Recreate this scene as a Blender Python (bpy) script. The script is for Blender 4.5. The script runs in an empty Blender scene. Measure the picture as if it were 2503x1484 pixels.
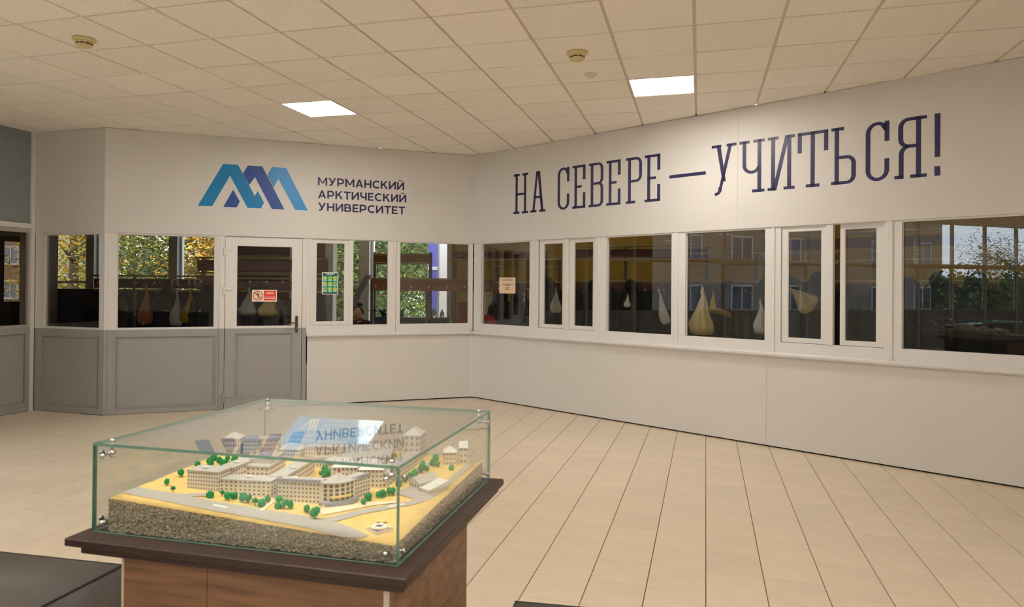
import bpy, bmesh, math, random
from mathutils import Matrix, Vector
R = random.Random(7)
PI = math.pi
scene = bpy.context.scene
COL = scene.collection

# ------------------------------------------------------------------ camera
CAM_H = 1.5866
FPX, PITCH, ROLL, PPX, PPY = 1701.3562, 0.0065, 0.0081, 1251.5, 692.0
cd = bpy.data.cameras.new('camera')
cam = bpy.data.objects.new('camera', cd); COL.objects.link(cam)
cd.sensor_fit = 'HORIZONTAL'; cd.sensor_width = 36.0
cd.lens = FPX * 36.0 / 2503.0
cd.shift_y = -(742.0 - PPY) / 2503.0
cd.clip_start = 0.05; cd.clip_end = 300
c_, s_ = math.cos(ROLL), math.sin(ROLL); cp_, sp_ = math.cos(PITCH), math.sin(PITCH)
CAMX = Vector((c_, -sp_ * s_, cp_ * s_)); CAMY = Vector((-s_, -sp_ * c_, cp_ * c_)); CAMF = Vector((0, cp_, sp_))
cam.matrix_world = Matrix(((CAMX.x, CAMY.x, -CAMF.x, 0), (CAMX.y, CAMY.y, -CAMF.y, 0), (CAMX.z, CAMY.z, -CAMF.z, CAM_H), (0, 0, 0, 1)))
cd.dof.use_dof = True; cd.dof.focus_distance = 8.0; cd.dof.aperture_fstop = 5.6
scene.camera = cam

# ------------------------------------------------------------------ world, exposure
SKY = 3.3            # overcast autumn daylight
PANEL = 13.5           # ceiling light panels
PANEL_COL = (1.0, 0.93, 0.83)
w = bpy.data.worlds.new('overcast_sky'); scene.world = w; w.use_nodes = True
nt = w.node_tree; nt.nodes.clear()
wo = nt.nodes.new('ShaderNodeOutputWorld'); bg = nt.nodes.new('ShaderNodeBackground')
tc = nt.nodes.new('ShaderNodeTexCoord'); nz = nt.nodes.new('ShaderNodeTexNoise'); rp = nt.nodes.new('ShaderNodeValToRGB')
nz.inputs['Scale'].default_value = 2.2; nz.inputs['Detail'].default_value = 4
rp.color_ramp.elements[0].position = .35; rp.color_ramp.elements[0].color = (.62, .72, .88, 1)
rp.color_ramp.elements[1].position = .7; rp.color_ramp.elements[1].color = (.92, .94, 1, 1)
nt.links.new(tc.outputs['Generated'], nz.inputs['Vector']); nt.links.new(nz.outputs['Fac'], rp.inputs['Fac'])
nt.links.new(rp.outputs['Color'], bg.inputs['Color']); bg.inputs['Strength'].default_value = SKY
nt.links.new(bg.outputs[0], wo.inputs[0])
scene.view_settings.view_transform = 'Standard'; scene.view_settings.look = 'None'
scene.view_settings.exposure = 1.5; scene.view_settings.gamma = 1.0; scene.view_settings.use_curve_mapping = False
scene.cycles.max_bounces = 12; scene.cycles.transparent_max_bounces = 24
scene.cycles.glossy_bounces = 5; scene.cycles.diffuse_bounces = 5
scene.cycles.caustics_reflective = False; scene.cycles.caustics_refractive = False
scene.cycles.sample_clamp_indirect = 4.0

# ------------------------------------------------------------------ materials
def lin(c):
    return tuple((x / 12.92 if x <= .04045 else ((x + .055) / 1.055) ** 2.4) for x in [v / 255 for v in c])
MATS = {}
def pm(name, rgb, rough=.5, metal=0, var=.06, scale=8, bump=0, bscale=60, rand=0, spec=.5, stretch=None, trans=0, coat=0):
    """procedural principled material: colour with noise variation, optional bump and per-object variation"""
    m = bpy.data.materials.new(name); MATS[name] = m; m.use_nodes = True
    n = m.node_tree.nodes; l = m.node_tree.links; b = n['Principled BSDF']
    col = lin(rgb)
    tcn = n.new('ShaderNodeTexCoord'); src = tcn.outputs['Object']
    if stretch:
        mp = n.new('ShaderNodeMapping'); mp.inputs['Scale'].default_value = stretch
        l.new(src, mp.inputs['Vector']); src = mp.outputs['Vector']
    nn = n.new('ShaderNodeTexNoise'); nn.inputs['Scale'].default_value = scale; nn.inputs['Detail'].default_value = 5
    l.new(src, nn.inputs['Vector'])
    r = n.new('ShaderNodeValToRGB')
    r.color_ramp.elements[0].position = .3; r.color_ramp.elements[1].position = .7
    r.color_ramp.elements[0].color = tuple(max(0, x * (1 - var)) for x in col) + (1,)
    r.color_ramp.elements[1].color = tuple(min(1, x * (1 + var)) for x in col) + (1,)
    l.new(nn.outputs['Fac'], r.inputs['Fac'])
    out = r.outputs['Color']
    if rand:
        oi = n.new('ShaderNodeObjectInfo'); hs = n.new('ShaderNodeHueSaturation')
        mr = n.new('ShaderNodeMapRange'); mr.inputs['To Min'].default_value = 1 - rand; mr.inputs['To Max'].default_value = 1 + rand
        l.new(oi.outputs['Random'], mr.inputs['Value']); l.new(mr.outputs[0], hs.inputs['Value'])
        l.new(out, hs.inputs['Color']); out = hs.outputs['Color']
    l.new(out, b.inputs['Base Color'])
    b.inputs['Roughness'].default_value = rough; b.inputs['Metallic'].default_value = metal
    b.inputs['Specular IOR Level'].default_value = spec
    if coat: b.inputs['Coat Weight'].default_value = coat; b.inputs['Coat Roughness'].default_value = .1
    if trans: b.inputs['Transmission Weight'].default_value = trans
    if bump:
        bn = n.new('ShaderNodeTexNoise'); bn.inputs['Scale'].default_value = bscale; bn.inputs['Detail'].default_value = 4
        l.new(src, bn.inputs['Vector'])
        bp = n.new('ShaderNodeBump'); bp.inputs['Strength'].default_value = bump; bp.inputs['Distance'].default_value = .004
        l.new(bn.outputs['Fac'], bp.inputs['Height']); l.new(bp.outputs[0], b.inputs['Normal'])
    return m
def glass(name, tint=(.93, .96, .95), f0=.04, power=5.0):
    """clear pane: transparent body with a Schlick reflection on each face"""
    m = bpy.data.materials.new(name); MATS[name] = m; m.use_nodes = True
    n = m.node_tree.nodes; l = m.node_tree.links; n.clear()
    o = n.new('ShaderNodeOutputMaterial'); mx = n.new('ShaderNodeMixShader'); t = n.new('ShaderNodeBsdfTransparent'); g = n.new('ShaderNodeBsdfGlossy')
    t.inputs['Color'].default_value = tint + (1,); g.inputs['Roughness'].default_value = 0.0; g.inputs['Color'].default_value = (1, 1, 1, 1)
    ge = n.new('ShaderNodeNewGeometry'); d = n.new('ShaderNodeVectorMath'); d.operation = 'DOT_PRODUCT'
    l.new(ge.outputs['Normal'], d.inputs[0]); l.new(ge.outputs['Incoming'], d.inputs[1])
    a = n.new('ShaderNodeMath'); a.operation = 'ABSOLUTE'; l.new(d.outputs['Value'], a.inputs[0])
    s = n.new('ShaderNodeMath'); s.operation = 'SUBTRACT'; s.inputs[0].default_value = 1; l.new(a.outputs[0], s.inputs[1])
    p = n.new('ShaderNodeMath'); p.operation = 'POWER'; p.inputs[1].default_value = power; l.new(s.outputs[0], p.inputs[0])
    k = n.new('ShaderNodeMath'); k.operation = 'MULTIPLY_ADD'; k.inputs[1].default_value = 1 - f0; k.inputs[2].default_value = f0; l.new(p.outputs[0], k.inputs[0])
    l.new(k.outputs[0], mx.inputs['Fac']); l.new(t.outputs[0], mx.inputs[1]); l.new(g.outputs[0], mx.inputs[2]); l.new(mx.outputs[0], o.inputs['Surface'])
    return m
def emit(name, col, strength):
    m = bpy.data.materials.new(name); MATS[name] = m; m.use_nodes = True
    n = m.node_tree.nodes; l = m.node_tree.links; n.clear()
    o = n.new('ShaderNodeOutputMaterial'); e = n.new('ShaderNodeEmission'); e.inputs['Color'].default_value = col + (1,); e.inputs['Strength'].default_value = strength
    l.new(e.outputs[0], o.inputs['Surface']); return m
def sheer(name, rgb, opacity=.6):
    """thin plastic film: diffuse + translucent + partly see-through"""
    m = pm(name, rgb, .35, var=.12, scale=14, bump=.3, bscale=25)
    n = m.node_tree.nodes; l = m.node_tree.links; b = n['Principled BSDF']; o = n['Material Output']
    tr = n.new('ShaderNodeBsdfTranslucent'); tr.inputs['Color'].default_value = lin(rgb) + (1,)
    m1 = n.new('ShaderNodeMixShader'); m1.inputs[0].default_value = .4; l.new(b.outputs[0], m1.inputs[1]); l.new(tr.outputs[0], m1.inputs[2])
    tp = n.new('ShaderNodeBsdfTransparent'); m2 = n.new('ShaderNodeMixShader'); m2.inputs[0].default_value = opacity
    l.new(tp.outputs[0], m2.inputs[1]); l.new(m1.outputs[0], m2.inputs[2]); l.new(m2.outputs[0], o.inputs['Surface']); return m

pm('wall_white', (216, 214, 212), .55, var=.015, scale=3, bump=.03, bscale=200)
pm('pvc_white', (224, 223, 222), .35, var=.012, scale=4)
pm('pvc_grey', (158, 158, 157), .45, var=.03, scale=5, bump=.03, bscale=150)
pm('dark_gap', (22, 19, 17), .9, var=.1)
pm('floor_tile', (221, 205, 184), .34, var=.035, scale=6, rand=.035, bump=.04, bscale=25, spec=.45)
pm('grout', (118, 92, 66), .9, var=.12, scale=14)
pm('ceiling_tile', (247, 242, 233), .95, var=.05, scale=45, bump=.5, bscale=260, rand=.025)
pm('ceiling_grid', (214, 202, 184), .5, var=.02)
pm('navy_vinyl', (40, 37, 84), .4, var=.05)
pm('logo_cyan', (0, 128, 190), .4, var=.08, scale=2)
pm('logo_blue', (46, 78, 158), .4, var=.06, scale=2)
pm('logo_light', (52, 146, 214), .4, var=.06, scale=2)
pm('chrome', (205, 205, 208), .12, 1, var=.03)
pm('bronze_steel', (120, 112, 104), .25, 1, var=.05)
pm('steel_tube', (170, 160, 145), .3, .8, var=.05)
glass('window_glass', (.93, .945, .935), .045)
glass('case_glass', (.97, .985, .975), .04)
glass('dimming_glass', (.55, .5, .46), .04)
pm('glass_edge', (112, 156, 140), .15, var=.12, scale=30, spec=.8)
pm('frosted_glass', (186, 196, 200), .5, var=.05, trans=.5)
pm('cream_plastic', (214, 200, 150), .45, var=.04)
pm('white_plastic', (225, 220, 212), .4, var=.03)
pm('dark_slot', (60, 54, 46), .8, var=.1)
pm('wenge', (58, 42, 38), .42, var=.2, scale=9, stretch=(1, 14, 14), bump=.1, bscale=30)
pm('oak_laminate', (138, 104, 78), .5, var=.32, scale=3.2, stretch=(1.2, 6, 14), bump=.08, bscale=20)
pm('white_trim', (215, 208, 196), .45, var=.03)
pm('sand', (252, 214, 138), .85, var=.07, scale=30, bump=.5, bscale=220)
pm('gravel_side', (192, 181, 162), .95, var=.6, scale=170, bump=1.0, bscale=150)
pm('model_road', (194, 188, 182), .8, var=.03, scale=40)
pm('model_path', (246, 236, 204), .8, var=.03, scale=40)
pm('model_wall', (236, 226, 212), .7, var=.03, scale=30)
pm('model_roof', (206, 201, 196), .7, var=.03, scale=30)
pm('model_roof_white', (240, 239, 238), .6, var=.02)
pm('model_window', (124, 110, 95), .4, var=.25, scale=90)
pm('model_grey', (168, 170, 180), .6, var=.05, scale=30)
pm('model_green', (34, 150, 90), .9, var=.25, scale=120, bump=.8, bscale=300, rand=.2)
pm('model_trunk', (96, 70, 44), .9, var=.2)
pm('model_red', (214, 66, 52), .6, var=.05)
pm('board_blue', (128, 188, 244), .05, var=.03, scale=3)
pm('print_white', (246, 246, 246), .5, var=.01)
pm('compass_yellow', (246, 222, 150), .6, var=.03)
pm('compass_blue', (62, 84, 196), .5, var=.03)
pm('bench_leather', (94, 89, 87), .5, var=.08, scale=40, bump=.15, bscale=240)
pm('bench_piping', (40, 37, 38), .5, var=.1)
pm('sign_white', (240, 226, 200), .5, var=.02)
pm('sign_red', (232, 62, 44), .5, var=.03)
pm('sign_ring', (196, 44, 40), .5, var=.03)
pm('sign_black', (38, 40, 40), .5, var=.05)
pm('poster_green', (16, 146, 120), .4, var=.12, scale=6)
pm('poster_dark', (24, 84, 90), .4, var=.05)
pm('poster_lime', (196, 226, 116), .5, var=.1, scale=30)
pm('poster_pale', (186, 226, 214), .5, var=.02)
pm('poster_orange', (226, 150, 90), .5, var=.2, scale=40)
pm('paper', (232, 206, 178), .8, var=.03)
pm('paper_ink', (96, 78, 66), .8, var=.05)
# cloakroom
pm('yellow_paint', (166, 134, 46), .7, var=.05, scale=2)
pm('cloak_white', (214, 206, 214), .7, var=.03)
pm('cloak_floor', (120, 104, 88), .6, var=.1)
pm('column_grey', (176, 171, 166), .7, var=.05)
pm('column_brown', (96, 74, 54), .6, var=.15, scale=3, stretch=(8, 8, 1))
pm('purple_panel', (92, 92, 180), .6, var=.04)
pm('rack_wood', (150, 88, 42), .45, var=.3, scale=4, stretch=(2, 10, 10), coat=.2)
pm('rack_wood_dark', (100, 56, 42), .5, var=.25, scale=4, stretch=(2, 10, 10))
pm('rack_tube', (168, 144, 104), .4, 0, var=.06)
pm('rack_post', (104, 92, 78), .45, 0, var=.08)
pm('coat_black', (26, 25, 27), .8, var=.3, scale=12, bump=.5, bscale=30)
pm('coat_navy', (30, 33, 50), .75, var=.3, scale=12, bump=.5, bscale=30)
pm('coat_grey', (86, 80, 84), .85, var=.2, scale=14, bump=.4, bscale=40)
pm('coat_brown', (70, 50, 34), .8, var=.25, scale=12, bump=.5, bscale=30)
pm('coat_teal', (52, 120, 150), .7, var=.2, scale=12, bump=.4, bscale=30)
pm('coat_red', (168, 44, 40), .7, var=.2, scale=12, bump=.4, bscale=30)
sheer('bag_cream', (226, 206, 148), .8)
sheer('bag_white', (228, 222, 216), .7)
sheer('bag_yellow', (206, 172, 30), .85)
sheer('bag_orange', (220, 150, 96), .8)
pm('skin', (206, 160, 128), .5, var=.06, scale=20)
pm('hair', (50, 36, 30), .6, var=.3, scale=40, bump=.5, bscale=90)
pm('camo', (96, 90, 78), .8, var=.7, scale=9, bump=.2, bscale=40)
pm('counter_black', (28, 28, 30), .4, var=.1)
pm('desk_wood', (196, 136, 66), .5, var=.15, scale=5, stretch=(1, 8, 8))
pm('chair_navy', (38, 50, 74), .5, var=.1)
pm('plant_green', (40, 110, 62), .5, var=.3, scale=30)
pm('box_red', (170, 56, 38), .7, var=.1)
pm('bottle_clear', (214, 220, 224), .15, var=.03, trans=.6)
pm('plank_grey', (150, 148, 160), .6, var=.08)
pm('cupboard_blue', (34, 38, 60), .6, var=.15, scale=4)
pm('photo_grey', (206, 200, 194), .6, var=.06, scale=12)
# outside
pm('leaf_yellow', (190, 150, 36), .7, var=.35, scale=1.6)
pm('leaf_lime', (132, 138, 44), .7, var=.35, scale=1.4)
pm('leaf_green', (78, 100, 46), .7, var=.35, scale=1.2)
pm('leaf_orange', (186, 112, 34), .7, var=.3, scale=1.6)
pm('hedge_core', (40, 48, 30), .9, var=.2)
pm('scarf_yellow', (158, 126, 40), .8, var=.15, scale=20, bump=.3, bscale=60)
pm('bark', (92, 78, 64), .9, var=.3, scale=9, stretch=(6, 6, 1))
pm('grass', (104, 118, 62), .9, var=.3, scale=.8)
pm('asphalt', (112, 110, 108), .9, var=.1)
pm('facade_grey', (112, 105, 98), .85, var=.08, scale=.6)
pm('facade_tan', (104, 86, 72), .85, var=.08, scale=.6)
pm('street_frame', (158, 156, 152), .6, var=.05)
pm('street_glass', (70, 78, 90), .15, var=.1, scale=1)
pm('vestibule_dark', (58, 46, 38), .8, var=.1)
pm('turnstile_black', (26, 26, 28), .35, var=.1)
emit('panel_light', PANEL_COL, PANEL)
emit('led_green', (.1, 1, .35), 6)
emit('cloak_lamp', (1, .84, .6), 26.0)

# ------------------------------------------------------------------ mesh helpers
class MB:
    def __init__(s): s.v = []; s.f = []; s.m = []
    def add(s, vs, fs, mi=0):
        o = len(s.v); s.v += [tuple(p) for p in vs]; s.f += [tuple(i + o for i in f) for f in fs]; s.m += [mi] * len(fs); return s
    def box(s, x0, x1, y0, y1, z0, z1, mi=0):
        return s.add([(x0, y0, z0), (x1, y0, z0), (x1, y1, z0), (x0, y1, z0), (x0, y0, z1), (x1, y0, z1), (x1, y1, z1), (x0, y1, z1)],
                     [(3, 2, 1, 0), (4, 5, 6, 7), (0, 1, 5, 4), (1, 2, 6, 5), (2, 3, 7, 6), (3, 0, 4, 7)], mi)
    def bbox(s, x0, x1, y0, y1, z0, z1, b=.004, mi=0):
        """box with chamfered edges"""
        bm = bmesh.new(); bmesh.ops.create_cube(bm, size=1)
        for v in bm.verts: v.co = Vector(((x0 + x1) / 2 + v.co.x * (x1 - x0), (y0 + y1) / 2 + v.co.y * (y1 - y0), (z0 + z1) / 2 + v.co.z * (z1 - z0)))
        bmesh.ops.bevel(bm, geom=bm.edges[:], offset=b, segments=1, affect='EDGES')
        return s.bm(bm, mi)
    def bm(s, bm, mi=0):
        bm.verts.index_update(); s.add([v.co[:] for v in bm.verts], [[v.index for v in f.verts] for f in bm.faces], mi); bm.free(); return s
    def prism(s, poly, d0, d1, axes='xz', mi=0):
        """polygon extruded between depths d0..d1 along the third axis"""
        n = len(poly)
        def P(a, b, d): return {'xz': (a, d, b), 'xy': (a, b, d), 'yz': (d, a, b)}[axes]
        vs = [P(a, b, d0) for a, b in poly] + [P(a, b, d1) for a, b in poly]
        return s.add(vs, [tuple(range(n)), tuple(range(2 * n - 1, n - 1, -1))] + [(i, i + n, (i + 1) % n + n, (i + 1) % n) for i in range(n)], mi)
    def tube(s, pts, r, n=8, mi=0, caps=True):
        pts = [Vector(p) for p in pts]; rs = r if isinstance(r, (list, tuple)) else [r] * len(pts)
        rings = []; o = len(s.v)
        for i, p in enumerate(pts):
            t = (pts[min(i + 1, len(pts) - 1)] - pts[max(i - 1, 0)]).normalized()
            a = t.cross(Vector((0, 0, 1)));  a = a if a.length > .05 else t.cross(Vector((0, 1, 0)))
            a.normalize(); b = a.cross(t)
            s.v += [tuple(p + (a * math.cos(2 * PI * k / n) + b * math.sin(2 * PI * k / n)) * rs[i]) for k in range(n)]
        fs = [(o + i * n + k, o + i * n + (k + 1) % n, o + (i + 1) * n + (k + 1) % n, o + (i + 1) * n + k) for i in range(len(pts) - 1) for k in range(n)]
        if caps: fs += [tuple(o + k for k in reversed(range(n))), tuple(o + (len(pts) - 1) * n + k for k in range(n))]
        s.f += fs; s.m += [mi] * len(fs); return s
    def lathe(s, prof, cx=0, cy=0, cz=0, n=20, mi=0, flip=1):
        o = len(s.v)
        for r, z in prof: s.v += [(cx + r * math.cos(2 * PI * k / n), cy + r * math.sin(2 * PI * k / n), cz + z * flip) for k in range(n)]
        fs = [(o + i * n + k, o + i * n + (k + 1) % n, o + (i + 1) * n + (k + 1) % n, o + (i + 1) * n + k) for i in range(len(prof) - 1) for k in range(n)]
        fs += [tuple(o + k for k in reversed(range(n))), tuple(o + (len(prof) - 1) * n + k for k in range(n))]
        s.f += fs; s.m += [mi] * len(fs); return s
    def ball(s, c, r, n=10, m=6, mi=0, sc=(1, 1, 1)):
        prof = [(math.sin(PI * (i + .001) / m * .998) , -math.cos(PI * i / m)) for i in range(m + 1)]; o = len(s.v)
        for rr, z in prof: s.v += [(c[0] + r * sc[0] * rr * math.cos(2 * PI * k / n), c[1] + r * sc[1] * rr * math.sin(2 * PI * k / n), c[2] + r * sc[2] * z) for k in range(n)]
        fs = [(o + i * n + k, o + i * n + (k + 1) % n, o + (i + 1) * n + (k + 1) % n, o + (i + 1) * n + k) for i in range(m) for k in range(n)]
        s.f += fs; s.m += [mi] * len(fs); return s
    def mesh(s, name, mats, smooth=False):
        me = bpy.data.meshes.new(name); me.from_pydata(s.v, [], s.f)
        for m in (mats if isinstance(mats, (list, tuple)) else [mats]): me.materials.append(MATS[m])
        me.polygons.foreach_set('material_index', s.m)
        if smooth: me.polygons.foreach_set('use_smooth', [True] * len(s.f))
        me.validate(); me.update(); return me
    def build(s, name, mats, parent=None, frame=None, smooth=False):
        o = bpy.data.objects.new(name, s.mesh(name, mats, smooth)); COL.objects.link(o)
        if parent is not None: o.parent = parent
        if frame is not None: o.matrix_world = frame
        return o
def link(o, parent=None):
    COL.objects.link(o)
    if parent is not None: o.parent = parent
    return o
def tag(o, label, cat, group=None, kind=None):
    o['label'] = label; o['category'] = cat
    if group: o['group'] = group
    if kind: o['kind'] = kind
    return o
def struct(o): o['kind'] = 'structure'; return o
def stuff(o): o['kind'] = 'stuff'; return o
def empty(name, frame=None):
    o = bpy.data.objects.new(name, None); COL.objects.link(o); o.empty_display_size = .1
    if frame is not None: o.matrix_world = frame
    return o
def frame(x, y, ang, z=0): return Matrix.Translation((x, y, z)) @ Matrix.Rotation(ang, 4, 'Z')
def copy_tree(o, parent=None):
    c = o.copy(); COL.objects.link(c); c.parent = parent
    for ch in list(o.children): copy_tree(ch, c)
    return c
def text_mesh(body, size, width=None, bold=0, align='LEFT', thick=.0006, spacing=1.0):
    """lettering as real geometry from the built-in typeface; returns an MB in the XY plane, baseline at y=0"""
    cu = bpy.data.curves.new('lettering', 'FONT'); cu.body = body; cu.size = size; cu.align_x = align; cu.offset = bold; cu.resolution_u = 3; cu.space_character = spacing
    ob = bpy.data.objects.new('lettering', cu); COL.objects.link(ob); bpy.context.view_layer.update()
    me = ob.evaluated_get(bpy.context.evaluated_depsgraph_get()).to_mesh()
    vs = [v.co[:] for v in me.vertices]; fs = [tuple(p.vertices) for p in me.polygons]
    bpy.data.objects.remove(ob); bpy.data.curves.remove(cu)
    x0 = min(v[0] for v in vs); x1 = max(v[0] for v in vs); k = 1 if width is None else width / (x1 - x0)
    if align == 'CENTER': x0 = (x0 + x1) / 2
    mb = MB(); mb.v = [((v[0] - x0) * k, v[1], thick) for v in vs]; mb.f = fs; mb.m = [0] * len(fs); return mb

# ------------------------------------------------------------------ plan of the place
Mx, Lx, Kx = (-6.0, 8.74), (-4.933, 8.41), (-.56, 10.03)
GA = -.2628                      # building grid direction
ZC = CAM_H + 1.905               # ceiling grid height
A1 = math.atan2(Kx[1] - Lx[1], Kx[0] - Lx[0]); LEN1 = math.hypot(Kx[0] - Lx[0], Kx[1] - Lx[1])
A2 = math.atan2(5.60 - Kx[1], 4.13 - Kx[0])
A0 = math.atan2(Lx[1] - Mx[1], Lx[0] - Mx[0]); LEN0 = math.hypot(Lx[0] - Mx[0], Lx[1] - Mx[1])
F1 = frame(Lx[0], Lx[1], A1)     # logo wall: x along it, y into the cloakroom
F2 = frame(Kx[0], Kx[1], A2)     # slogan wall
F0 = frame(Mx[0], Mx[1], A0)     # short return beside the entrance
LEN2 = 9.0; LENL = 17.0
gd = (math.cos(GA - PI / 2), math.sin(GA - PI / 2))
Nx = (Mx[0] + gd[0] * LENL, Mx[1] + gd[1] * LENL)
FL = frame(Nx[0], Nx[1], GA + PI / 2)   # entrance glazing: x from the rear towards M, y outwards
R9 = (Kx[0] + LEN2 * math.cos(A2), Kx[1] + LEN2 * math.sin(A2))
RR = (R9[0] + gd[0] * 14, R9[1] + gd[1] * 14)
LOBBY = [Nx, RR, R9, Kx, Lx, Mx]
def side(a, b, p): return (b[0] - a[0]) * (p[1] - a[1]) - (b[1] - a[1]) * (p[0] - a[0])
def inside(p, poly):
    r = False; j = len(poly) - 1
    for i in range(len(poly)):
        a, b = poly[i], poly[j]
        if (a[1] > p[1]) != (b[1] > p[1]) and p[0] < (b[0] - a[0]) * (p[1] - a[1]) / (b[1] - a[1]) + a[0]: r = not r
        j = i
    return r
def in_view(p, margin=60):
    d = Vector(p) - Vector((0, 0, CAM_H)); f = d.dot(CAMF)
    if f < .3: return False
    u = d.dot(CAMX) / f * FPX + PPX; v = -d.dot(CAMY) / f * FPX + PPY
    return -margin < u < 2503 + margin and -margin < v < 1484 + margin
# ------------------------------------------------------------------ floor
FA, FOX, FOY, FSX, FSY = -.2715, .0103, 5.2851, .3062, .3015
FFR = frame(0, 0, FA)
floor = MB().prism(LOBBY, -.12, -.003, 'xy').build('floor', 'grout'); struct(floor)
def tile_mesh():
    gx, gy = .0022, .0013
    x, y = FSX / 2 - gx, FSY / 2 - gy; b = .0016
    mb = MB(); lo, hi = -.003, .0
    vs = [(-x, -y, lo), (x, -y, lo), (x, y, lo), (-x, y, lo), (-x + b, -y + b, hi), (x - b, -y + b, hi), (x - b, y - b, hi), (-x + b, y - b, hi)]
    mb.add(vs, [(4, 5, 6, 7), (0, 1, 5, 4), (1, 2, 6, 5), (2, 3, 7, 6), (3, 0, 4, 7)]); return mb
tmb = tile_mesh(); tme = tmb.mesh('tile', 'floor_tile')
cells = []
for i in range(-45, 40):
    for j in range(-30, 60):
        cx, cy = FOX + (i + .5) * FSX, FOY - (j + .5) * FSY
        p = FFR @ Vector((cx, cy, 0))
        if any(inside((q.x, q.y), LOBBY) for q in [FFR @ Vector((cx + a * FSX * .5, cy + b * FSY * .5, 0)) for a, b in ((0, 0), (-1, -1), (1, -1), (1, 1), (-1, 1))]):
            cells.append((not in_view(p), (p - Vector((0, 0, CAM_H))).length, cx, cy))
cells.sort()
rest = MB()
for k, (hid, d, cx, cy) in enumerate(cells):
    if k < 300:
        o = bpy.data.objects.new('tile', tme); o.matrix_world = FFR @ Matrix.Translation((cx, cy, 0)); link(o)
        o.parent = floor
    else:
        rest.add([FFR @ Vector((v[0] + cx, v[1] + cy, v[2])) for v in tmb.v], tmb.f)
stuff(rest.build('tiles', 'floor_tile', floor))

# ------------------------------------------------------------------ ceiling
COX, COY = -4.2442, 3.3685
CFR = frame(0, 0, GA)
ceil = MB().prism(LOBBY, ZC + .06, ZC + .2, 'xy').build('ceiling', 'ceiling_grid'); struct(ceil)
LIGHTS = [(0, 5), (6, 5), (-3, -4), (3, -4), (6, -4), (9, -4), (-3, -10), (3, -10), (9, -10)]  # one front-row panel off the even spacing is added to brighten the model
def ctile():
    h = .578 / 2; b = .003; mb = MB(); lo, hi = ZC - .006, ZC + .012
    vs = [(-h + b, -h + b, lo), (h - b, -h + b, lo), (h - b, h - b, lo), (-h + b, h - b, lo), (-h, -h, lo + b), (h, -h, lo + b), (h, h, lo + b), (-h, h, lo + b), (-h, -h, hi), (h, -h, hi), (h, h, hi), (-h, h, hi)]
    fs = [(3, 2, 1, 0), (8, 9, 10, 11)]
    for a in (0, 4):
        fs += [(a + i, a + (i + 1) % 4, a + 4 + (i + 1) % 4, a + 4 + i) for i in range(4)]
    return mb.add(vs, fs)
cmb = ctile()
cme = cmb.mesh('ceiling_tile', 'ceiling_tile')
crest = MB(); rows = {}; cols = {}
for a in range(-14, 22):
    for b in range(-22, 14):
        cx, cy = COX + (a + .5) * .6, COY + (b + .5) * .6
        pts = [CFR @ Vector((cx + u * .3, cy + v * .3, 0)) for u, v in ((0, 0), (-1, -1), (1, -1), (1, 1), (-1, 1))]
        if not any(inside((q.x, q.y), LOBBY) for q in pts): continue
        rows.setdefault(b, []).append(a); cols.setdefault(a, []).append(b)
        if (a, b) in LIGHTS: continue
        dz = R.uniform(-.0016, .0016); tx, ty = R.uniform(-.004, .004), R.uniform(-.004, .004)
        M = CFR @ Matrix.Translation((cx, cy, dz + ZC)) @ Matrix.Rotation(tx, 4, 'X') @ Matrix.Rotation(ty, 4, 'Y') @ Matrix.Translation((0, 0, -ZC))
        if any(in_view((q.x, q.y, ZC), 10) for q in pts):
            o = bpy.data.objects.new('ceiling_tile', cme); o.matrix_world = M; link(o); o.parent = ceil
        else:
            crest.add([M @ Vector(v) for v in cmb.v], cmb.f)
stuff(crest.build('ceiling_tiles', 'ceiling_tile', ceil))
for a, bs in cols.items():
    x = COX + a * .6
    MB().box(x - .012, x + .012, COY + min(bs) * .6, COY + (max(bs) + 1) * .6, ZC + .007, ZC + .03).build('grid_runner', 'ceiling_grid', ceil, CFR)
for b, as_ in rows.items():
    y = COY + b * .6
    MB().box(COX + min(as_) * .6, COX + (max(as_) + 1) * .6, y - .012, y + .012, ZC + .0075, ZC + .03).build('grid_runner', 'ceiling_grid', ceil, CFR)
LL = {(0, 5): 'square ceiling light panel above the logo wall, left of the two in view', (6, 5): 'square ceiling light panel in front of the slogan wall, right of the two in view'}
for n, (a, b) in enumerate(LIGHTS):
    t = empty('ceiling_light', CFR @ Matrix.Translation((COX + (a + .5) * .6, COY + (b + .5) * .6, 0)))
    tag(t, LL.get((a, b), 'square ceiling light panel over the front of the lobby, out of the picture'), 'light', 'ceiling light panels')
    fr = MB(); h = .294
    for x0, x1, y0, y1 in ((-h, h, -h, -h + .012), (-h, h, h - .012, h), (-h, -h + .012, -h + .012, h - .012), (h - .012, h, -h + .012, h - .012)): fr.box(x0, x1, y0, y1, ZC - .006, ZC + .03)
    fr.build('light_frame', 'white_plastic', t)
    MB().box(-h + .012, h - .012, -h + .012, h - .012, ZC - .003, ZC + .01).build('diffuser', 'panel_light', t)

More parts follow.
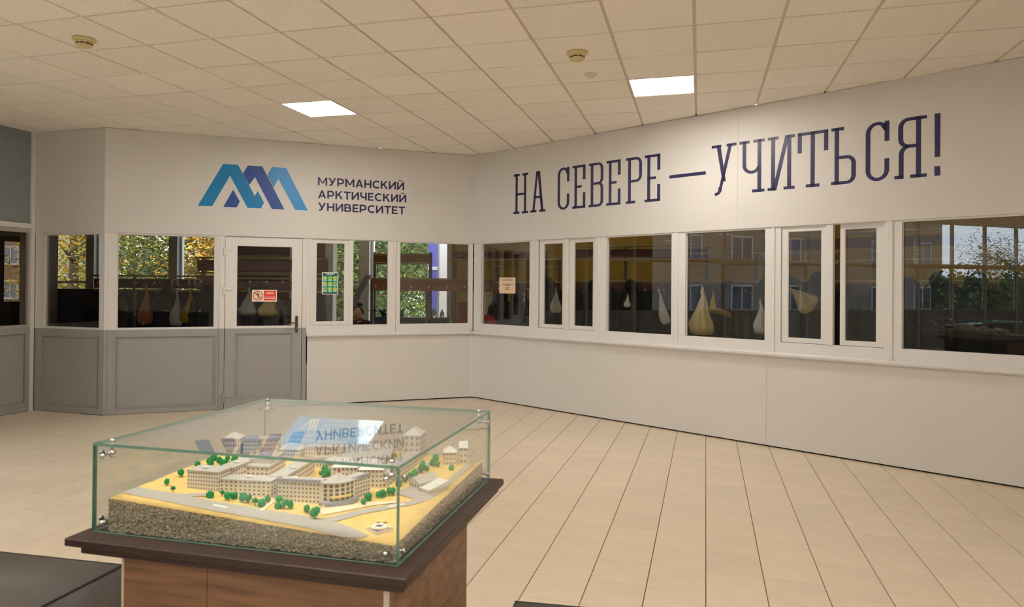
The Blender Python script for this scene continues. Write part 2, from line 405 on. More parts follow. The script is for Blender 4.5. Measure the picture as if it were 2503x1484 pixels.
# smoke detectors
def detector(x, y, r, label, mat):
    t = empty('smoke_detector', frame(x, y, .4, ZC - .006)); tag(t, label, 'detector')
    MB().lathe([(r, 0), (r * 1.0, -.012), (r * .86, -.022)], n=28, flip=1).build('base', mat, t, None, True).matrix_parent_inverse = Matrix()
    bdy = MB().lathe([(r * .80, -.022), (r * .78, -.03), (r * .70, -.036), (r * .70, -.05), (r * .60, -.062), (r * .3, -.066)], n=28).build('body', mat, t, None, True)
    sl = MB()
    for k in range(10):
        a = 2 * PI * k / 10; a2 = a + .5
        sl.prism([(math.cos(q) * r * .715, math.sin(q) * r * .715) for q in (a, (a + a2) / 2, a2)] + [(math.cos(q) * r * .69, math.sin(q) * r * .69) for q in (a2, a)], -.047, -.037, 'xy')
    sl.build('slots', 'dark_slot', bdy)
detector(-3.33, 5.38, .082, 'yellowed round smoke detector on the ceiling, upper left', 'cream_plastic')
detector(.51, 5.60, .086, 'yellowed round smoke detector on the ceiling near the right light panel', 'cream_plastic')
t = empty('ceiling_sensor', frame(.685, 6.178, 0, ZC - .006)); tag(t, 'small white round ceiling sensor behind the right smoke detector', 'sensor')
MB().lathe([(.06, 0), (.06, -.006), (.045, -.012)], n=24).build('base', 'white_plastic', t, None, True)
MB().lathe([(.024, -.012), (.024, -.026), (.015, -.036), (.005, -.038)], n=18).build('head', 'white_plastic', t, None, True)

# ------------------------------------------------------------------ walls
ZT = ZC - .009
ZF = 2.22     # underside of the fascia
GREY = 1.033  # height where the grey paint ends
def wall(name, fr): o = empty(name, fr); return struct(o)
wb = wall('wall_back', F1); wr = wall('wall_right', F2); wc = wall('wall_corner', F0); wl = wall('wall_left', FL)
MB().box(0.0, LEN1, 0, .10, ZF, ZT).build('fascia_panel', 'wall_white', wb)
MB().box(0, 4.008, 0, .10, ZF, ZT).build('fascia_panel', 'wall_white', wr)
MB().box(4.0095, LEN2, 0, .10, ZF, ZT).build('fascia_panel', 'wall_white', wr)
MB().box(-.0, LEN0 - .002, 0, .10, ZF, ZT).build('fascia_panel', 'wall_white', wc)
# cladding under the ledge
for p, s0, s1 in ((wb, 2.372, LEN1 - .012), (wr, .012, 4.329), (wr, 4.331, LEN2)):
    MB().box(s0, s1, -.006, .03, .016, .918).build('cladding_panel', 'wall_white', p)
MB().box(2.38, LEN1, .03, .06, 0, .95).build('wall_core', 'dark_gap', wb)
MB().box(0, LEN2, .03, .06, 0, .95).build('wall_core', 'dark_gap', wr)
MB().box(LEN1 - .03, LEN1 + .004, -.012, .04, .016, .918).build('corner_strip', 'pvc_white', wb)
# window ledge
def ledge(n, fr, s0, s1):
    mb = MB().prism([(-.052, .925), (-.058, .932), (-.058, .95), (-.052, .957), (.05, .957), (.05, .918), (-.052, .918)], s0, s1, 'yz')
    return struct(mb.build(n, 'pvc_white', None, fr))
ledge('trim_1', F1, 2.362, LEN1 + .03); ledge('trim_2', F2, -.03, LEN2)

def ring(mb, s0, s1, z0, z1, wl_, wr_, wb_, wt, y0, y1, mi=0):
    """four bars of a frame"""
    if wl_: mb.box(s0, s0 + wl_, y0, y1, z0, z1, mi)
    if wr_: mb.box(s1 - wr_, s1, y0, y1, z0, z1, mi)
    if wb_: mb.box(s0 + wl_, s1 - wr_, y0, y1, z0, z0 + wb_, mi)
    if wt: mb.box(s0 + wl_, s1 - wr_, y0, y1, z1 - wt, z1, mi)
    return mb
def pane(s0, s1, z0, z1, y, parent, mat='window_glass'):
    return MB().box(s0, s1, y, y + .005, z0, z1).build('pane', mat, parent)
def bead(mb, s0, s1, z0, z1, y, w=.008, d=.008, mi=0): return ring(mb, s0, s1, z0, z1, w, w, w, w, y - d, y, mi)
WN = [0]
def win(fr):
    WN[0] += 1; return struct(empty('window_%d' % WN[0], fr))
def fixed(fr, s0, s1, p0, p1, z0=.957, zp=1.062, zt=2.232, strips=()):
    t = win(fr); mb = MB()
    ring(mb, s0, s1, z0, zt, p0 - s0, s1 - p1, zp - z0, .03, .014, .075)
    mb.build('frame', 'pvc_white', t)
    b = MB(); bead(b, p0 - .0, p1 + .0, zp, zt - .02, .05, .007, .012); b.build('glazing_bead', 'pvc_white', t)
    for a, c in strips: MB().bbox(a, c, .004, .016, z0 + .0, zt - .013, .003).build('cover_strip', 'pvc_white', t)
    pane(p0 + .002, p1 - .002, zp, zt - .02, .055, t); return t
def sash(t, s0, s1, p0, p1, y, z0=1.066, z1=2.214, zp=1.107, zpt=2.167, mat='window_glass'):
    mb = MB(); ring(mb, s0, s1, z0, z1, p0 - s0, s1 - p1, zp - z0, z1 - zpt, y, y + .035)
    s = mb.build('sash', 'pvc_white', t)
    b = MB(); bead(b, p0, p1, zp, zpt, y + .012, .006, .006); b.build('glazing_bead', 'pvc_white', s)
    pane(p0 + .002, p1 - .002, zp, zpt, y + .016, s, mat); return s
# return wall beside the entrance (window above a grey panel)
def grey_bay(fr, s0, s1, p0, p1, r0, r1, strips=(), zl=.94):
    t = win(fr); mb = MB()
    for a, c in ((s0, p0), (p1, s1)):
        mb.box(a, c, .014, .075, GREY, ZF + .012, 0); mb.box(a, c, .014, .075, .004, GREY, 1)
    mb.box(p0, p1, .014, .075, GREY - .0, 1.05, 0); mb.box(p0, p1, .014, .075, zl, GREY, 1); mb.box(p0, p1, .014, .075, .004, .072, 1)
    mb.box(p0, p1, .014, .075, 2.2, ZF + .012, 0)
    mb.build('frame', ['pvc_white', 'pvc_grey'], t)
    g = MB(); bead(g, r0, r1, .072, zl, .014, .010, .006); g.build('panel_moulding', 'pvc_grey', t)
    MB().box(p0, p1, .03, .06, .07, zl + .001).build('lower_panel', 'pvc_grey', t)
    b = MB(); bead(b, p0, p1, 1.05, 2.2, .05, .007, .012); b.build('glazing_bead', 'pvc_white', t)
    for a, c in strips:
        q = MB(); q.box(a, c, .004, .014, GREY, ZF - .002, 0); q.box(a, c, .004, .014, .006, GREY, 1); q.build('cover_strip', ['pvc_white', 'pvc_grey'], t)
    pane(p0, p1, 1.05, 2.2, .055, t); return t
grey_bay(F0, .012, LEN0 - .001, .14, 1.032, .12, 1.02, ((LEN0 - .05, LEN0 - .004),))
grey_bay(F1, .003, 1.283, .14, 1.229, .125, 1.246, ((.004, .036), (1.262, 1.284)), .952)
# sliding hatch left of the corner: left sash closed over, right half open
t = win(F1); mb = MB()
ring(mb, 2.356, 3.53, .957, 2.232, .072, .094, .106, .02, .014, .08)
mb.build('frame', 'pvc_white', t)
MB().bbox(2.358, 2.396, .003, .016, .958, 2.219, .003).build('cover_strip', 'pvc_white', t)
MB().bbox(3.505, 3.545, .003, .016, .958, 2.219, .003).build('cover_strip', 'pvc_white', t)
s = sash(t, 2.428, 2.915, 2.48, 2.853, .03)
MB().bbox(2.905, 2.966, .008, .07, 1.063, 2.21, .003).build('meeting_rail', 'pvc_white', s)
fixed(F1, 3.549, LEN1 - .002, 3.606, 4.604, strips=())
# slogan wall
fixed(F2, .002, 1.15, .152, 1.078)
t = win(F2); mb = MB(); ring(mb, 1.15, 2.206, .957, 2.232, .08, .05, .105, .02, .014, .08); mb.build('frame', 'pvc_white', t)
MB().bbox(1.14, 1.19, .003, .016, .958, 2.219, .003).build('cover_strip', 'pvc_white', t)
s = sash(t, 1.245, 1.70, 1.312, 1.632, .03); MB().bbox(1.68, 1.742, .006, .06, 1.06, 2.21, .003).build('meeting_rail', 'pvc_white', s)
s = sash(t, 1.735, 2.165, 1.806, 2.106, .045)
fixed(F2, 2.206, 3.28, 2.331, 3.222, strips=((2.2, 2.24), (3.255, 3.31)))
fixed(F2, 3.28, 4.392, 3.398, 4.299, strips=((4.37, 4.404),))
t = win(F2); mb = MB(); ring(mb, 4.392, 5.48, .957, 2.232, .07, .07, .105, .02, .014, .08); mb.build('frame', 'pvc_white', t)
MB().bbox(5.44, 5.482, .003, .016, .958, 2.219, .003).build('cover_strip', 'pvc_white', t)
s = sash(t, 4.464, 4.915, 4.527, 4.852, .03); MB().bbox(4.90, 4.966, .006, .06, 1.06, 2.21, .003).build('meeting_rail', 'pvc_white', s)
s = sash(t, 5.018, 5.405, 5.06, 5.338, .045)
fixed(F2, 5.482, LEN2, 5.554, LEN2 - .2)

q = MB(); q.box(-.14, .013, .012, .13, GREY, ZT, 0); q.box(-.14, .013, .012, .13, 0, GREY, 1); struct(q.build('trim_5', ['pvc_white', 'pvc_grey'], None, F0))
# ------------------------------------------------------------------ door
d = struct(empty('door_1', F1))
q = MB()
for a, c in ((1.286, 1.352), (2.304, 2.356)):
    q.box(a, c, .012, .075, GREY, ZF + .012, 0); q.box(a, c, .012, .075, .004, GREY, 1)
q.box(1.352, 2.304, .03, .075, 2.206, ZF + .012, 0)
q.build('door_frame', ['pvc_white', 'pvc_grey'], d)
q = MB()
for a, c in ((1.358, 1.494), (2.176, 2.298)):
    q.box(a, c, .004, .06, GREY, 2.204, 0); q.box(a, c, .004, .06, .012, GREY, 1)
q.box(1.494, 2.176, .004, .06, 2.1, 2.204, 0); q.box(1.494, 2.176, .004, .06, GREY, 1.058, 0); q.box(1.494, 2.176, .004, .06, .965, GREY, 1); q.box(1.494, 2.176, .004, .06, .012, .16, 1)
lf = q.build('door_leaf', ['pvc_white', 'pvc_grey'], d)
q = MB(); bead(q, 1.474, 2.186, .14, .975, .004, .010, .005); q.build('panel_moulding', 'pvc_grey', lf)
q = MB(); bead(q, 1.492, 2.178, 1.056, 2.102, .02, .008, .012); q.build('glazing_bead', 'pvc_white', lf)
MB().box(1.494, 2.176, .02, .05, .16, .966).build('lower_panel', 'pvc_grey', lf)
pane(1.494, 2.176, 1.058, 2.1, .03, lf)
for z in (2.02, 1.516, .148):
    h = MB(); h.bbox(1.337, 1.358, -.014, .006, z - .055, z + .055, .004, 0); h.bbox(1.35, 1.44, -.006, .006, z + .005, z + .035, .004, 0)
    h.build('hinge', 'pvc_white' if z > 1 else 'pvc_grey', d)
h = MB(); h.prism([(2.222, .97), (2.244, .97), (2.25, 1.0), (2.25, 1.165), (2.244, 1.192), (2.222, 1.192), (2.216, 1.165), (2.216, 1.0)], -.01, .004)
hp = h.build('handle_plate', 'bronze_steel', d)
MB().tube([(2.233, -.008, 1.105), (2.233, -.05, 1.105), (2.22, -.058, 1.105), (2.17, -.06, 1.098), (2.115, -.055, 1.082)], [.011, .011, .011, .011, .009], 10).build('lever', 'bronze_steel', hp, None, True)
MB().tube([(2.233, -.014, 1.03), (2.233, -.004, 1.03)], .009, 12).build('lock_cylinder', 'chrome', hp, None, True)

# ------------------------------------------------------------------ entrance glazing on the left
mb = MB(); s = LENL - .0
k = 0
xs = [LENL]
while xs[-1] > 1.2: xs.append(xs[-1] - 1.25)
for i, x in enumerate(xs):
    MB().box(x - .05, x - .004 if i == 0 else x, -.01, .08, 0, ZT).build('post', 'pvc_white', wl)
for i in range(len(xs) - 1):
    a, c = xs[i + 1], xs[i] - .05
    MB().box(a, c, -.004, .07, 2.275, 2.335).build('transom', 'pvc_white', wl)
    q = MB(); ring(q, a, c, 1.045, 2.275, .045, .02, .03, .055, .012, .06); q.build('sash', 'column_grey', wl)
    pane(a + .045, c - .02, 1.07, 2.22, .04, wl)
    q = MB(); ring(q, a, c, .004, 1.045, .05, .05, .1, .07, .0, .07); bead(q, a + .05, c - .05, .1, .975, .0, .012, .005); q.build('lower_frame', 'pvc_grey', wl)
    MB().box(a + .05, c - .05, .02, .06, .1, .98).build('lower_panel', 'pvc_grey', wl)
    MB().box(a, c, .02, .03, 2.335, ZT).build('upper_pane', 'frosted_glass' if i < 1 else 'window_glass', wl)
struct(MB().box(0, math.dist(Nx, RR), -.2, 0, 0, ZT).build('wall_front', 'wall_white', None, frame(Nx[0], Nx[1], math.atan2(RR[1] - Nx[1], RR[0] - Nx[0]))))
struct(MB().box(0, 14, 0, .2, 0, ZT).build('wall_side', 'wall_white', None, frame(R9[0], R9[1], math.atan2(gd[1], gd[0]))))

# ------------------------------------------------------------------ logo and slogan on the fascia
lg = empty('wall_logo', F1); tag(lg, 'blue three-peak emblem and navy university name on the back wall fascia', 'logo')
for name, mat, pl in (('emblem_chevron', 'logo_cyan', [(1.028, 2.587), (1.318, 3.135), (1.495, 3.135), (1.701, 2.746), (1.737, 2.812), (1.815, 2.664), (1.779, 2.587), (1.614, 2.587), (1.402, 2.989), (1.194, 2.587)]),
                      ('emblem_chevron', 'logo_blue', [(1.555, 3.028), (1.614, 3.135), (1.789, 3.135), (2.068, 2.587), (1.91, 2.587), (1.701, 2.99), (1.632, 2.882)]),
                      ('emblem_chevron', 'logo_light', [(1.85, 3.027), (1.908, 3.135), (2.084, 3.135), (2.363, 2.587), (2.201, 2.587), (1.988, 2.984), (1.929, 2.868)]),
                      ('emblem_drop', 'logo_blue', [(1.326, 2.587), (1.441, 2.813), (1.521, 2.663), (1.485, 2.587)])):
    MB().prism(pl, -.0012, .0005, 'xz').build(name, mat, lg)
def sans(ch):
    """bold grotesque capital, cap height 1; returns its polygons and width"""
    P = []; t = .215
    def rc(x0, y0, x1, y1): P.append([(x0, y0), (x1, y0), (x1, y1), (x0, y1)])
    def ar(cx, cy, rx, ry, a0, a1, n=10, tt=t):
        for i in range(n):
            a, b = math.radians(a0 + (a1 - a0) * i / n), math.radians(a0 + (a1 - a0) * (i + 1) / n)
            P.append([(cx + rx * math.cos(a), cy + ry * math.sin(a)), (cx + rx * math.cos(b), cy + ry * math.sin(b)), (cx + (rx - tt) * math.cos(b), cy + (ry - tt * .9) * math.sin(b)), (cx + (rx - tt) * math.cos(a), cy + (ry - tt * .9) * math.sin(a))])
    if ch == 'М':
        w = 1.16; rc(0, 0, t, 1); rc(w - t, 0, w, 1); P.append([(0, 1), (.2, 1), (w / 2 + .09, .24), (w / 2 - .09, .24)]); P.append([(w - .2, 1), (w, 1), (w / 2 + .09, .24), (w / 2 - .09, .24)])
    elif ch == 'У':
        w = .96; P.append([(0, 1), (.235, 1), (.585, .42), (.43, .26)]); P.append([(w - .225, 1), (w, 1), (.535, .16), (.31, .2)]); ar(.27, .27, .29, .27, 270, 340, 6, .2); rc(.13, 0, .28, .18)
    elif ch == 'Р':
        w = .88; rc(0, 0, t, 1); rc(t, .81, .5, 1); rc(t, .26, .5, .45); ar(.5, .63, .38, .37, -90, 90, 12)
    elif ch == 'А':
        w = 1.0; P.append([(0, 0), (.225, 0), (.61, 1), (.39, 1)]); P.append([(w - .225, 0), (w, 0), (.61, 1), (.39, 1)]); rc(.2, .2, .8, .37)
    elif ch == 'Н':
        w = .92; rc(0, 0, t, 1); rc(w - t, 0, w, 1); rc(t, .4, w - t, .59)
    elif ch == 'С':
        w = .93; ar(.54, .5, .54, .515, 48, 312, 20)
    elif ch == 'К':
        w = .93; rc(0, 0, t, 1); P.append([(t - .03, .28), (.36, .46), (.9, 1), (.64, 1), (t - .03, .56)]); P.append([(.33, .56), (.49, .68), (.93, 0), (.68, 0)])
    elif ch in 'ИЙ':
        w = .95; rc(0, 0, t, 1); rc(w - t, 0, w, 1); P.append([(t - .02, 0), (t - .02, .32), (w - t + .02, 1), (w - t + .02, .68)])
        if ch == 'Й': ar(w / 2, 1.32, .26, .24, 195, 345, 10, .11)
    elif ch == 'Т':
        w = .84; rc(0, .81, w, 1); rc(w / 2 - t / 2, 0, w / 2 + t / 2, .81)
    elif ch == 'Ч':
        w = .86; rc(w - t, 0, w, 1); rc(0, .66, t, 1); ar(.34, .66, .34, .36, 180, 270, 8); rc(.34, .30, w - t, .485)
    elif ch == 'Е':
        w = .76; rc(0, 0, t, 1); rc(t, 0, w, .185); rc(t, .815, w - .02, 1); rc(t, .41, w - .09, .585)
    elif ch == 'В':
        w = .88; rc(0, 0, t, 1); rc(t, 0, .56, .185); rc(t, .815, .52, 1); rc(t, .42, .56, .595); ar(.56, .2975, .32, .2975, -90, 90, 10); ar(.52, .71, .30, .29, -90, 90, 10)
    return P, w
for z, w0, w1, body in ((2.931, 2.488, 3.648, 'МУРМАНСКИЙ'), (2.759, 2.492, 3.68, 'АРКТИЧЕСКИЙ'), (2.592, 2.493, 3.664, 'УНИВЕРСИТЕТ')):
    gl = [sans(c) for c in body]; tot = sum(g[1] for g in gl) + .14 * (len(gl) - 1); k = (w1 - w0) / tot; x = w0; tm = MB()
    for P, wd in gl:
        for p in P: tm.prism([(x + a * k, z + b * .108) for a, b in p], -.0014, .0004)
        x += (wd + .14) * k
    tm.build('lettering', 'navy_vinyl', lg)

H_, T_, B_ = .541, .040, .030
def rct(mb, x0, y0, x1, y1): mb.prism([(x0, y0), (x1, y0), (x1, y1), (x0, y1)], -.0012, .0005)
def quad(mb, *p): mb.prism(list(p), -.0012, .0005)
def arc(mb, cx, cy, rx, ry, tx, ty, a0, a1, n=10):
    for i in range(n):
        a, b = math.radians(a0 + (a1 - a0) * i / n), math.radians(a0 + (a1 - a0) * (i + 1) / n)
        mb.prism([(cx + rx * math.cos(a), cy + ry * math.sin(a)), (cx + rx * math.cos(b), cy + ry * math.sin(b)), (cx + (rx - tx) * math.cos(b), cy + (ry - ty) * math.sin(b)), (cx + (rx - tx) * math.cos(a), cy + (ry - ty) * math.sin(a))], -.0012, .0005)
def glyph(ch, W):
    m = MB(); H, T, B = H_, T_, B_
    if ch == 'Н':
        rct(m, .035, 0, .035 + T, H); rct(m, W - .035 - T, 0, W - .035, H); rct(m, .035, .46 * H, W - .035, .46 * H + B)
        for x in (0, W - .11):
            rct(m, x, 0, x + .11, B); rct(m, x, H - B, x + .11, H)
    elif ch == 'А':
        quad(m, (.035, 0), (.073, 0), (W / 2 - .0, H), (W / 2 - .033, H)); quad(m, (W - .078, 0), (W - .035, 0), (W / 2 + .033, H), (W / 2 - .012, H)); rct(m, W / 2 - .033, H - .04, W / 2 + .033, H)
        rct(m, .075, .34 * H, W - .075, .34 * H + B); rct(m, 0, 0, .11, B); rct(m, W - .11, 0, W, B)
    elif ch == 'С':
        r = W / 2
        rct(m, 0, r, T, H - r); arc(m, r, H - r, r, r, T, B, 35, 180, 12); arc(m, r, r, r, r, T, B, 180, 360, 14); rct(m, W - T, r, W, .37 * H); rct(m, W - T, .66 * H, W, H)
        quad(m, (W - T, H - .09), (W - T + .01, H - .09), (W - T + .01, H - .02), (W - T - .03, H - .045))
    elif ch == 'Е':
        rct(m, .035, 0, .035 + T, H); rct(m, 0, 0, W, B); rct(m, 0, H - B, W, H); rct(m, W - T, 0, W, .36 * H); rct(m, W - T, .66 * H, W, H); rct(m, .035, .475 * H, .15, .475 * H + B)
    elif ch == 'В':
        r = .075; rct(m, .03, 0, .03 + T, H); ym = .53 * H
        rct(m, 0, 0, W - r, B); rct(m, 0, H - B, W - r, H); rct(m, .04, ym - B / 2, W - r, ym + B / 2)
        for y0, y1 in ((0, ym + B / 2), (ym - B / 2, H)):
            rct(m, W - T, y0 + r, W, y1 - r); arc(m, W - r, y0 + r, r, r, T, B, 270, 360); arc(m, W - r, y1 - r, r, r, T, B, 0, 90)
    elif ch == 'Р':
        r = .08; rct(m, .03, 0, .03 + T, H); rct(m, 0, 0, .13, B); rct(m, 0, H - B, W - r, H); y0 = .455 * H; rct(m, .04, y0, W - r, y0 + B)
        rct(m, W - T, y0 + r, W, H - r); arc(m, W - r, y0 + r, r, r, T, B, 270, 360); arc(m, W - r, H - r, r, r, T, B, 0, 90)
    elif ch == '—':
        rct(m, 0, 0, W, .037)
    elif ch == 'У':
        quad(m, (.055, H), (.10, H), (.165, .27 * H), (.125, .27 * H)); quad(m, (W - .085, H), (W - .045, H), (.125, .09), (.09, .09))
        for x in (0, W - .11): rct(m, x, H - B, x + .11, H)
        arc(m, .052, .08, .07, .08, T, B, 270, 370, 8); rct(m, .04, 0, .06, B)
    elif ch == 'Ч':
        xr = W - .075; rct(m, xr, 0, xr + T, H); rct(m, W - .13, 0, W, B); rct(m, W - .12, H - B, W, H); rct(m, 0, H - B, .11, H)
        r = (xr - .035) / 2 + .02; yc = .36 * H + r * .9; rct(m, .035, yc, .035 + T, H); arc(m, .035 + r, yc, r, r * .9, T, B, 180, 345, 12)
    elif ch == 'И':
        rct(m, .035, 0, .035 + T, H); rct(m, W - .035 - T, 0, W - .035, H)
        for x, y in ((0, H - B), (W - .11, 0), (0, 0)): rct(m, x, y, x + (.11 if y or x else .08), y + B)
        rct(m, W - .08, H - B, W, H)
        quad(m, (.05, 0), (.09, 0), (W - .055, H), (W - .095, H))
    elif ch == 'Т':
        rct(m, 0, H - B, W, H); rct(m, 0, .63 * H, T, H); rct(m, W - T, .63 * H, W, H); rct(m, W / 2 - T / 2, 0, W / 2 + T / 2, H); rct(m, W / 2 - .065, 0, W / 2 + .065, B)
    elif ch == 'Ь':
        r = .08; rct(m, .03, 0, .03 + T, H); rct(m, 0, H - B, .115, H); rct(m, 0, 0, W - r, B); y1 = .5 * H; rct(m, .05, y1 - B, W - r, y1); rct(m, W - T, r, W, y1 - r)
        arc(m, W - r, r, r, r, T, B, 270, 360); arc(m, W - r, y1 - r, r, r, T, B, 0, 90)
    elif ch == 'Я':
        r = .085; x0 = .03; xs_ = W - .045 - T; rct(m, xs_, 0, xs_ + T, H); rct(m, W - .13, 0, W, B); rct(m, x0 + r, H - B, W, H); y0 = .50 * H; rct(m, x0 + r, y0, xs_ + .01, y0 + B)
        rct(m, x0, y0 + r, x0 + T, H - r); arc(m, x0 + r, y0 + r, r, r, T, B, 180, 270); arc(m, x0 + r, H - r, r, r, T, B, 90, 180)
        rct(m, x0 + .005, 0, x0 + .005 + T, y0 - r + B); arc(m, x0 + .005 + r, y0 - r + B, r, r, T, B, 90, 180); rct(m, 0, 0, .075, B)
    elif ch == '!':
        quad(m, (.002, .30 * H), (W - .002, .30 * H), (W, H), (0, H)); rct(m, .0, 0, W, .15 * H)
    return m
sl = empty('wall_slogan', F2); tag(sl, 'navy slab-serif slogan across the right wall fascia', 'lettering')
for ch, s0, s1 in (('Н', .788, 1.054), ('А', 1.095, 1.364), ('С', 1.566, 1.758), ('Е', 1.806, 2.013), ('В', 2.065, 2.285), ('Е', 2.331, 2.538), ('Р', 2.613, 2.835), ('Е', 2.872, 3.079), ('—', 3.197, 3.644), ('У', 3.711, 3.992), ('Ч', 4.025, 4.296), ('И', 4.328, 4.601), ('Т', 4.629, 4.919), ('Ь', 4.947, 5.168), ('С', 5.252, 5.451), ('Я', 5.493, 5.75), ('!', 5.808, 5.853)):
    g = glyph(ch, s1 - s0); z = 2.828 if ch == '—' else 2.587
    g.v = [(x + s0, y, zz + z) for x, y, zz in g.v]
    g.build('dash' if ch == '—' else 'letter', 'navy_vinyl', sl)

# ------------------------------------------------------------------ signs and papers on the glass
sg = empty('no_entry_sign', F1); tag(sg, 'white and red no-entry sign with a running figure on the door glass', 'sign')
Y = .026
MB().box(1.68, 1.986, Y - .002, Y + .002, 1.377, 1.531).build('backing', 'sign_white', sg)
q = MB(); cx, cz = 1.752, 1.455
for i in range(40):
    a, b = 2 * PI * i / 40, 2 * PI * (i + 1) / 40
    q.prism([(cx + .062 * math.cos(a), cz + .062 * math.sin(a)), (cx + .062 * math.cos(b), cz + .062 * math.sin(b)), (cx + .053 * math.cos(b), cz + .053 * math.sin(b)), (cx + .053 * math.cos(a), cz + .053 * math.sin(a))], Y - .0035, Y - .0022)
q.prism([(cx - .042, cz + .036), (cx - .036, cz + .042), (cx + .042, cz - .036), (cx + .036, cz - .042)], Y - .0035, Y - .0022)
q.build('prohibition_ring', 'sign_ring', sg)
q = MB(); y0, y1 = Y - .0032, Y - .0022
def limb(pts, w):
    for (ax, az), (bx, bz) in zip(pts, pts[1:]):
        dx, dz = bx - ax, bz - az; L = math.hypot(dx, dz); nx, nz_ = -dz / L * w / 2, dx / L * w / 2
        q.prism([(cx + ax + nx, cz + az + nz_), (cx + bx + nx, cz + bz + nz_), (cx + bx - nx, cz + bz - nz_), (cx + ax - nx, cz + az - nz_)], y0, y1)
limb([(-.002, .022), (.006, -.006)], .014); limb([(.0, .018), (-.014, .008), (-.028, .01)], .006); limb([(.002, .02), (.02, .018), (.03, .006)], .006)
limb([(.004, -.006), (.0, -.024), (-.008, -.04)], .008); limb([(.006, -.008), (.02, -.022), (.038, -.018)], .008)
q.prism([(cx - .005 + .008 * math.cos(2 * PI * i / 10), cz + .033 + .008 * math.sin(2 * PI * i / 10)) for i in range(10)], y0, y1)
q.build('running_figure', 'sign_black', sg)
MB().prism([(1.826, 1.393), (1.974, 1.393), (1.974, 1.519), (1.826, 1.519)], Y - .003, Y - .0021).build('red_field', 'sign_red', sg)
for z, a, b, h in ((1.494, 1.862, 1.945, .009), (1.476, 1.845, 1.955, .008), (1.434, 1.833, 1.968, .006), (1.413, 1.833, 1.968, .006)):
    MB().box(a, b, Y - .0036, Y - .003, z, z + h).build('text_line', 'print_white', sg)
po = empty('hygiene_poster', F1); tag(po, 'green poster with nine round pictograms taped to the sliding hatch glass', 'poster')
Y = .044
MB().box(2.557, 2.768, Y - .002, Y + .001, 1.475, 1.771).build('sheet', 'print_white', po)
MB().box(2.566, 2.759, Y - .003, Y - .0021, 1.484, 1.763).build('green_field', 'poster_green', po)
MB().box(2.566, 2.759, Y - .0035, Y - .003, 1.728, 1.763).build('header_band', 'poster_dark', po)
MB().box(2.566, 2.759, Y - .0035, Y - .003, 1.484, 1.502).build('footer_band', 'poster_dark', po)
for z, a, b in ((1.750, 2.60, 2.725), (1.739, 2.62, 2.705)): MB().box(a, b, Y - .004, Y - .0036, z, z + .006).build('text_line', 'print_white', po)
for i in range(3):
    for j in range(3):
        x, z = 2.597 + i * .0655, 1.694 - j * .074
        h = MB().prism([(x + .027 * math.cos(PI / 3 * k + PI / 6), z + .027 * math.sin(PI / 3 * k + PI / 6)) for k in range(6)], Y - .0038, Y - .003).build('pictogram', 'poster_lime', po)
        MB().prism([(x - .01, z - .008), (x + .008, z - .012), (x + .012, z + .006), (x - .004, z + .012)], Y - .0043, Y - .0038).build('figure', ('poster_orange', 'poster_dark', 'poster_orange')[(i + 2 * j) % 3], h)
        MB().prism([(x - .028, z - .034), (x + .028, z - .034), (x + .022, z - .024), (x - .022, z - .024)], Y - .0042, Y - .0036).build('caption_plate', 'poster_pale', po)
pp = empty('paper_notice', F2); tag(pp, 'cream paper notice with a few typed lines on the first pane of the right wall', 'notice')
MB().box(.476, .782, .0535, .0545, 1.506, 1.725).build('sheet', 'paper', pp)
for z, a, b in ((1.688, .53, .73), (1.632, .53, .745), (1.61, .58, .68), (1.58, .60, .665), (1.56, .585, .68)): MB().box(a, b, .0528, .0534, z, z + .007).build('text_line', 'paper_ink', pp)
# ------------------------------------------------------------------ display table, glass case, campus model
CX, CY, CTH = -.281, 1.753, -.25
FC = frame(CX, CY, CTH)           # x to the right along the case front, y to the back; corner = front right
ZB, ZTOP = .882, 1.135
CW, CDp = .938, .832              # case width, depth
tb = empty('display_table', FC); tag(tb, 'wood-clad display plinth with a dark brown top under the glass case', 'display table')
q = MB().bbox(-CW - .032, .048, -.062, CDp + .02, ZB - .022, ZB, .003).bbox(-CW + .012, .034, -.05, CDp, ZB - .042, ZB - .022, .003)
q.build('table_top', 'wenge', tb)
PX0, PX1, PY0, PY1 = -.83, -.012, .004, .60
MB().box(PX0 + .004, PX1 - .018, PY0 + .012, PY1 - .004, .0, ZB - .043).build('plinth_core', 'dark_gap', tb)
# front and right cladding boards with fine joints
bw = (PX1 - PX0 - .03) / 2
for r, (z0, z1) in enumerate(((.62, ZB - .042), (.40, .618), (.18, .398), (.0, .178))):
    for a, b in ((PX0, PX0 + .27 + .12 * (r % 2)), (PX0 + .272 + .12 * (r % 2), PX1 - .028)):
        MB().box(a, b, PY0, PY0 + .012, z0, z1).build('front_board', 'oak_laminate', tb)
    for a, b in ((PY0 + .001, PY0 + .16 + .14 * (r % 2)), (PY0 + .161 + .14 * (r % 2), PY1)):
        MB().box(PX1 - .012, PX1, a, b, z0, z1).build('side_board', 'oak_laminate', tb)
    MB().box(PX0 - .003, PX0 + .004, PY0 + .012, PY1, z0, z1).build('side_board', 'oak_laminate', tb)
MB().bbox(PX1 - .028, PX1 - .011, PY0 - .003, PY0 + .012, 0, ZB - .042, .002).build('corner_trim', 'white_trim', tb)
MB().bbox(PX0 - .008, PX0, PY0 - .002, PY0 + .014, 0, ZB - .042, .002).build('corner_trim', 'white_trim', tb)

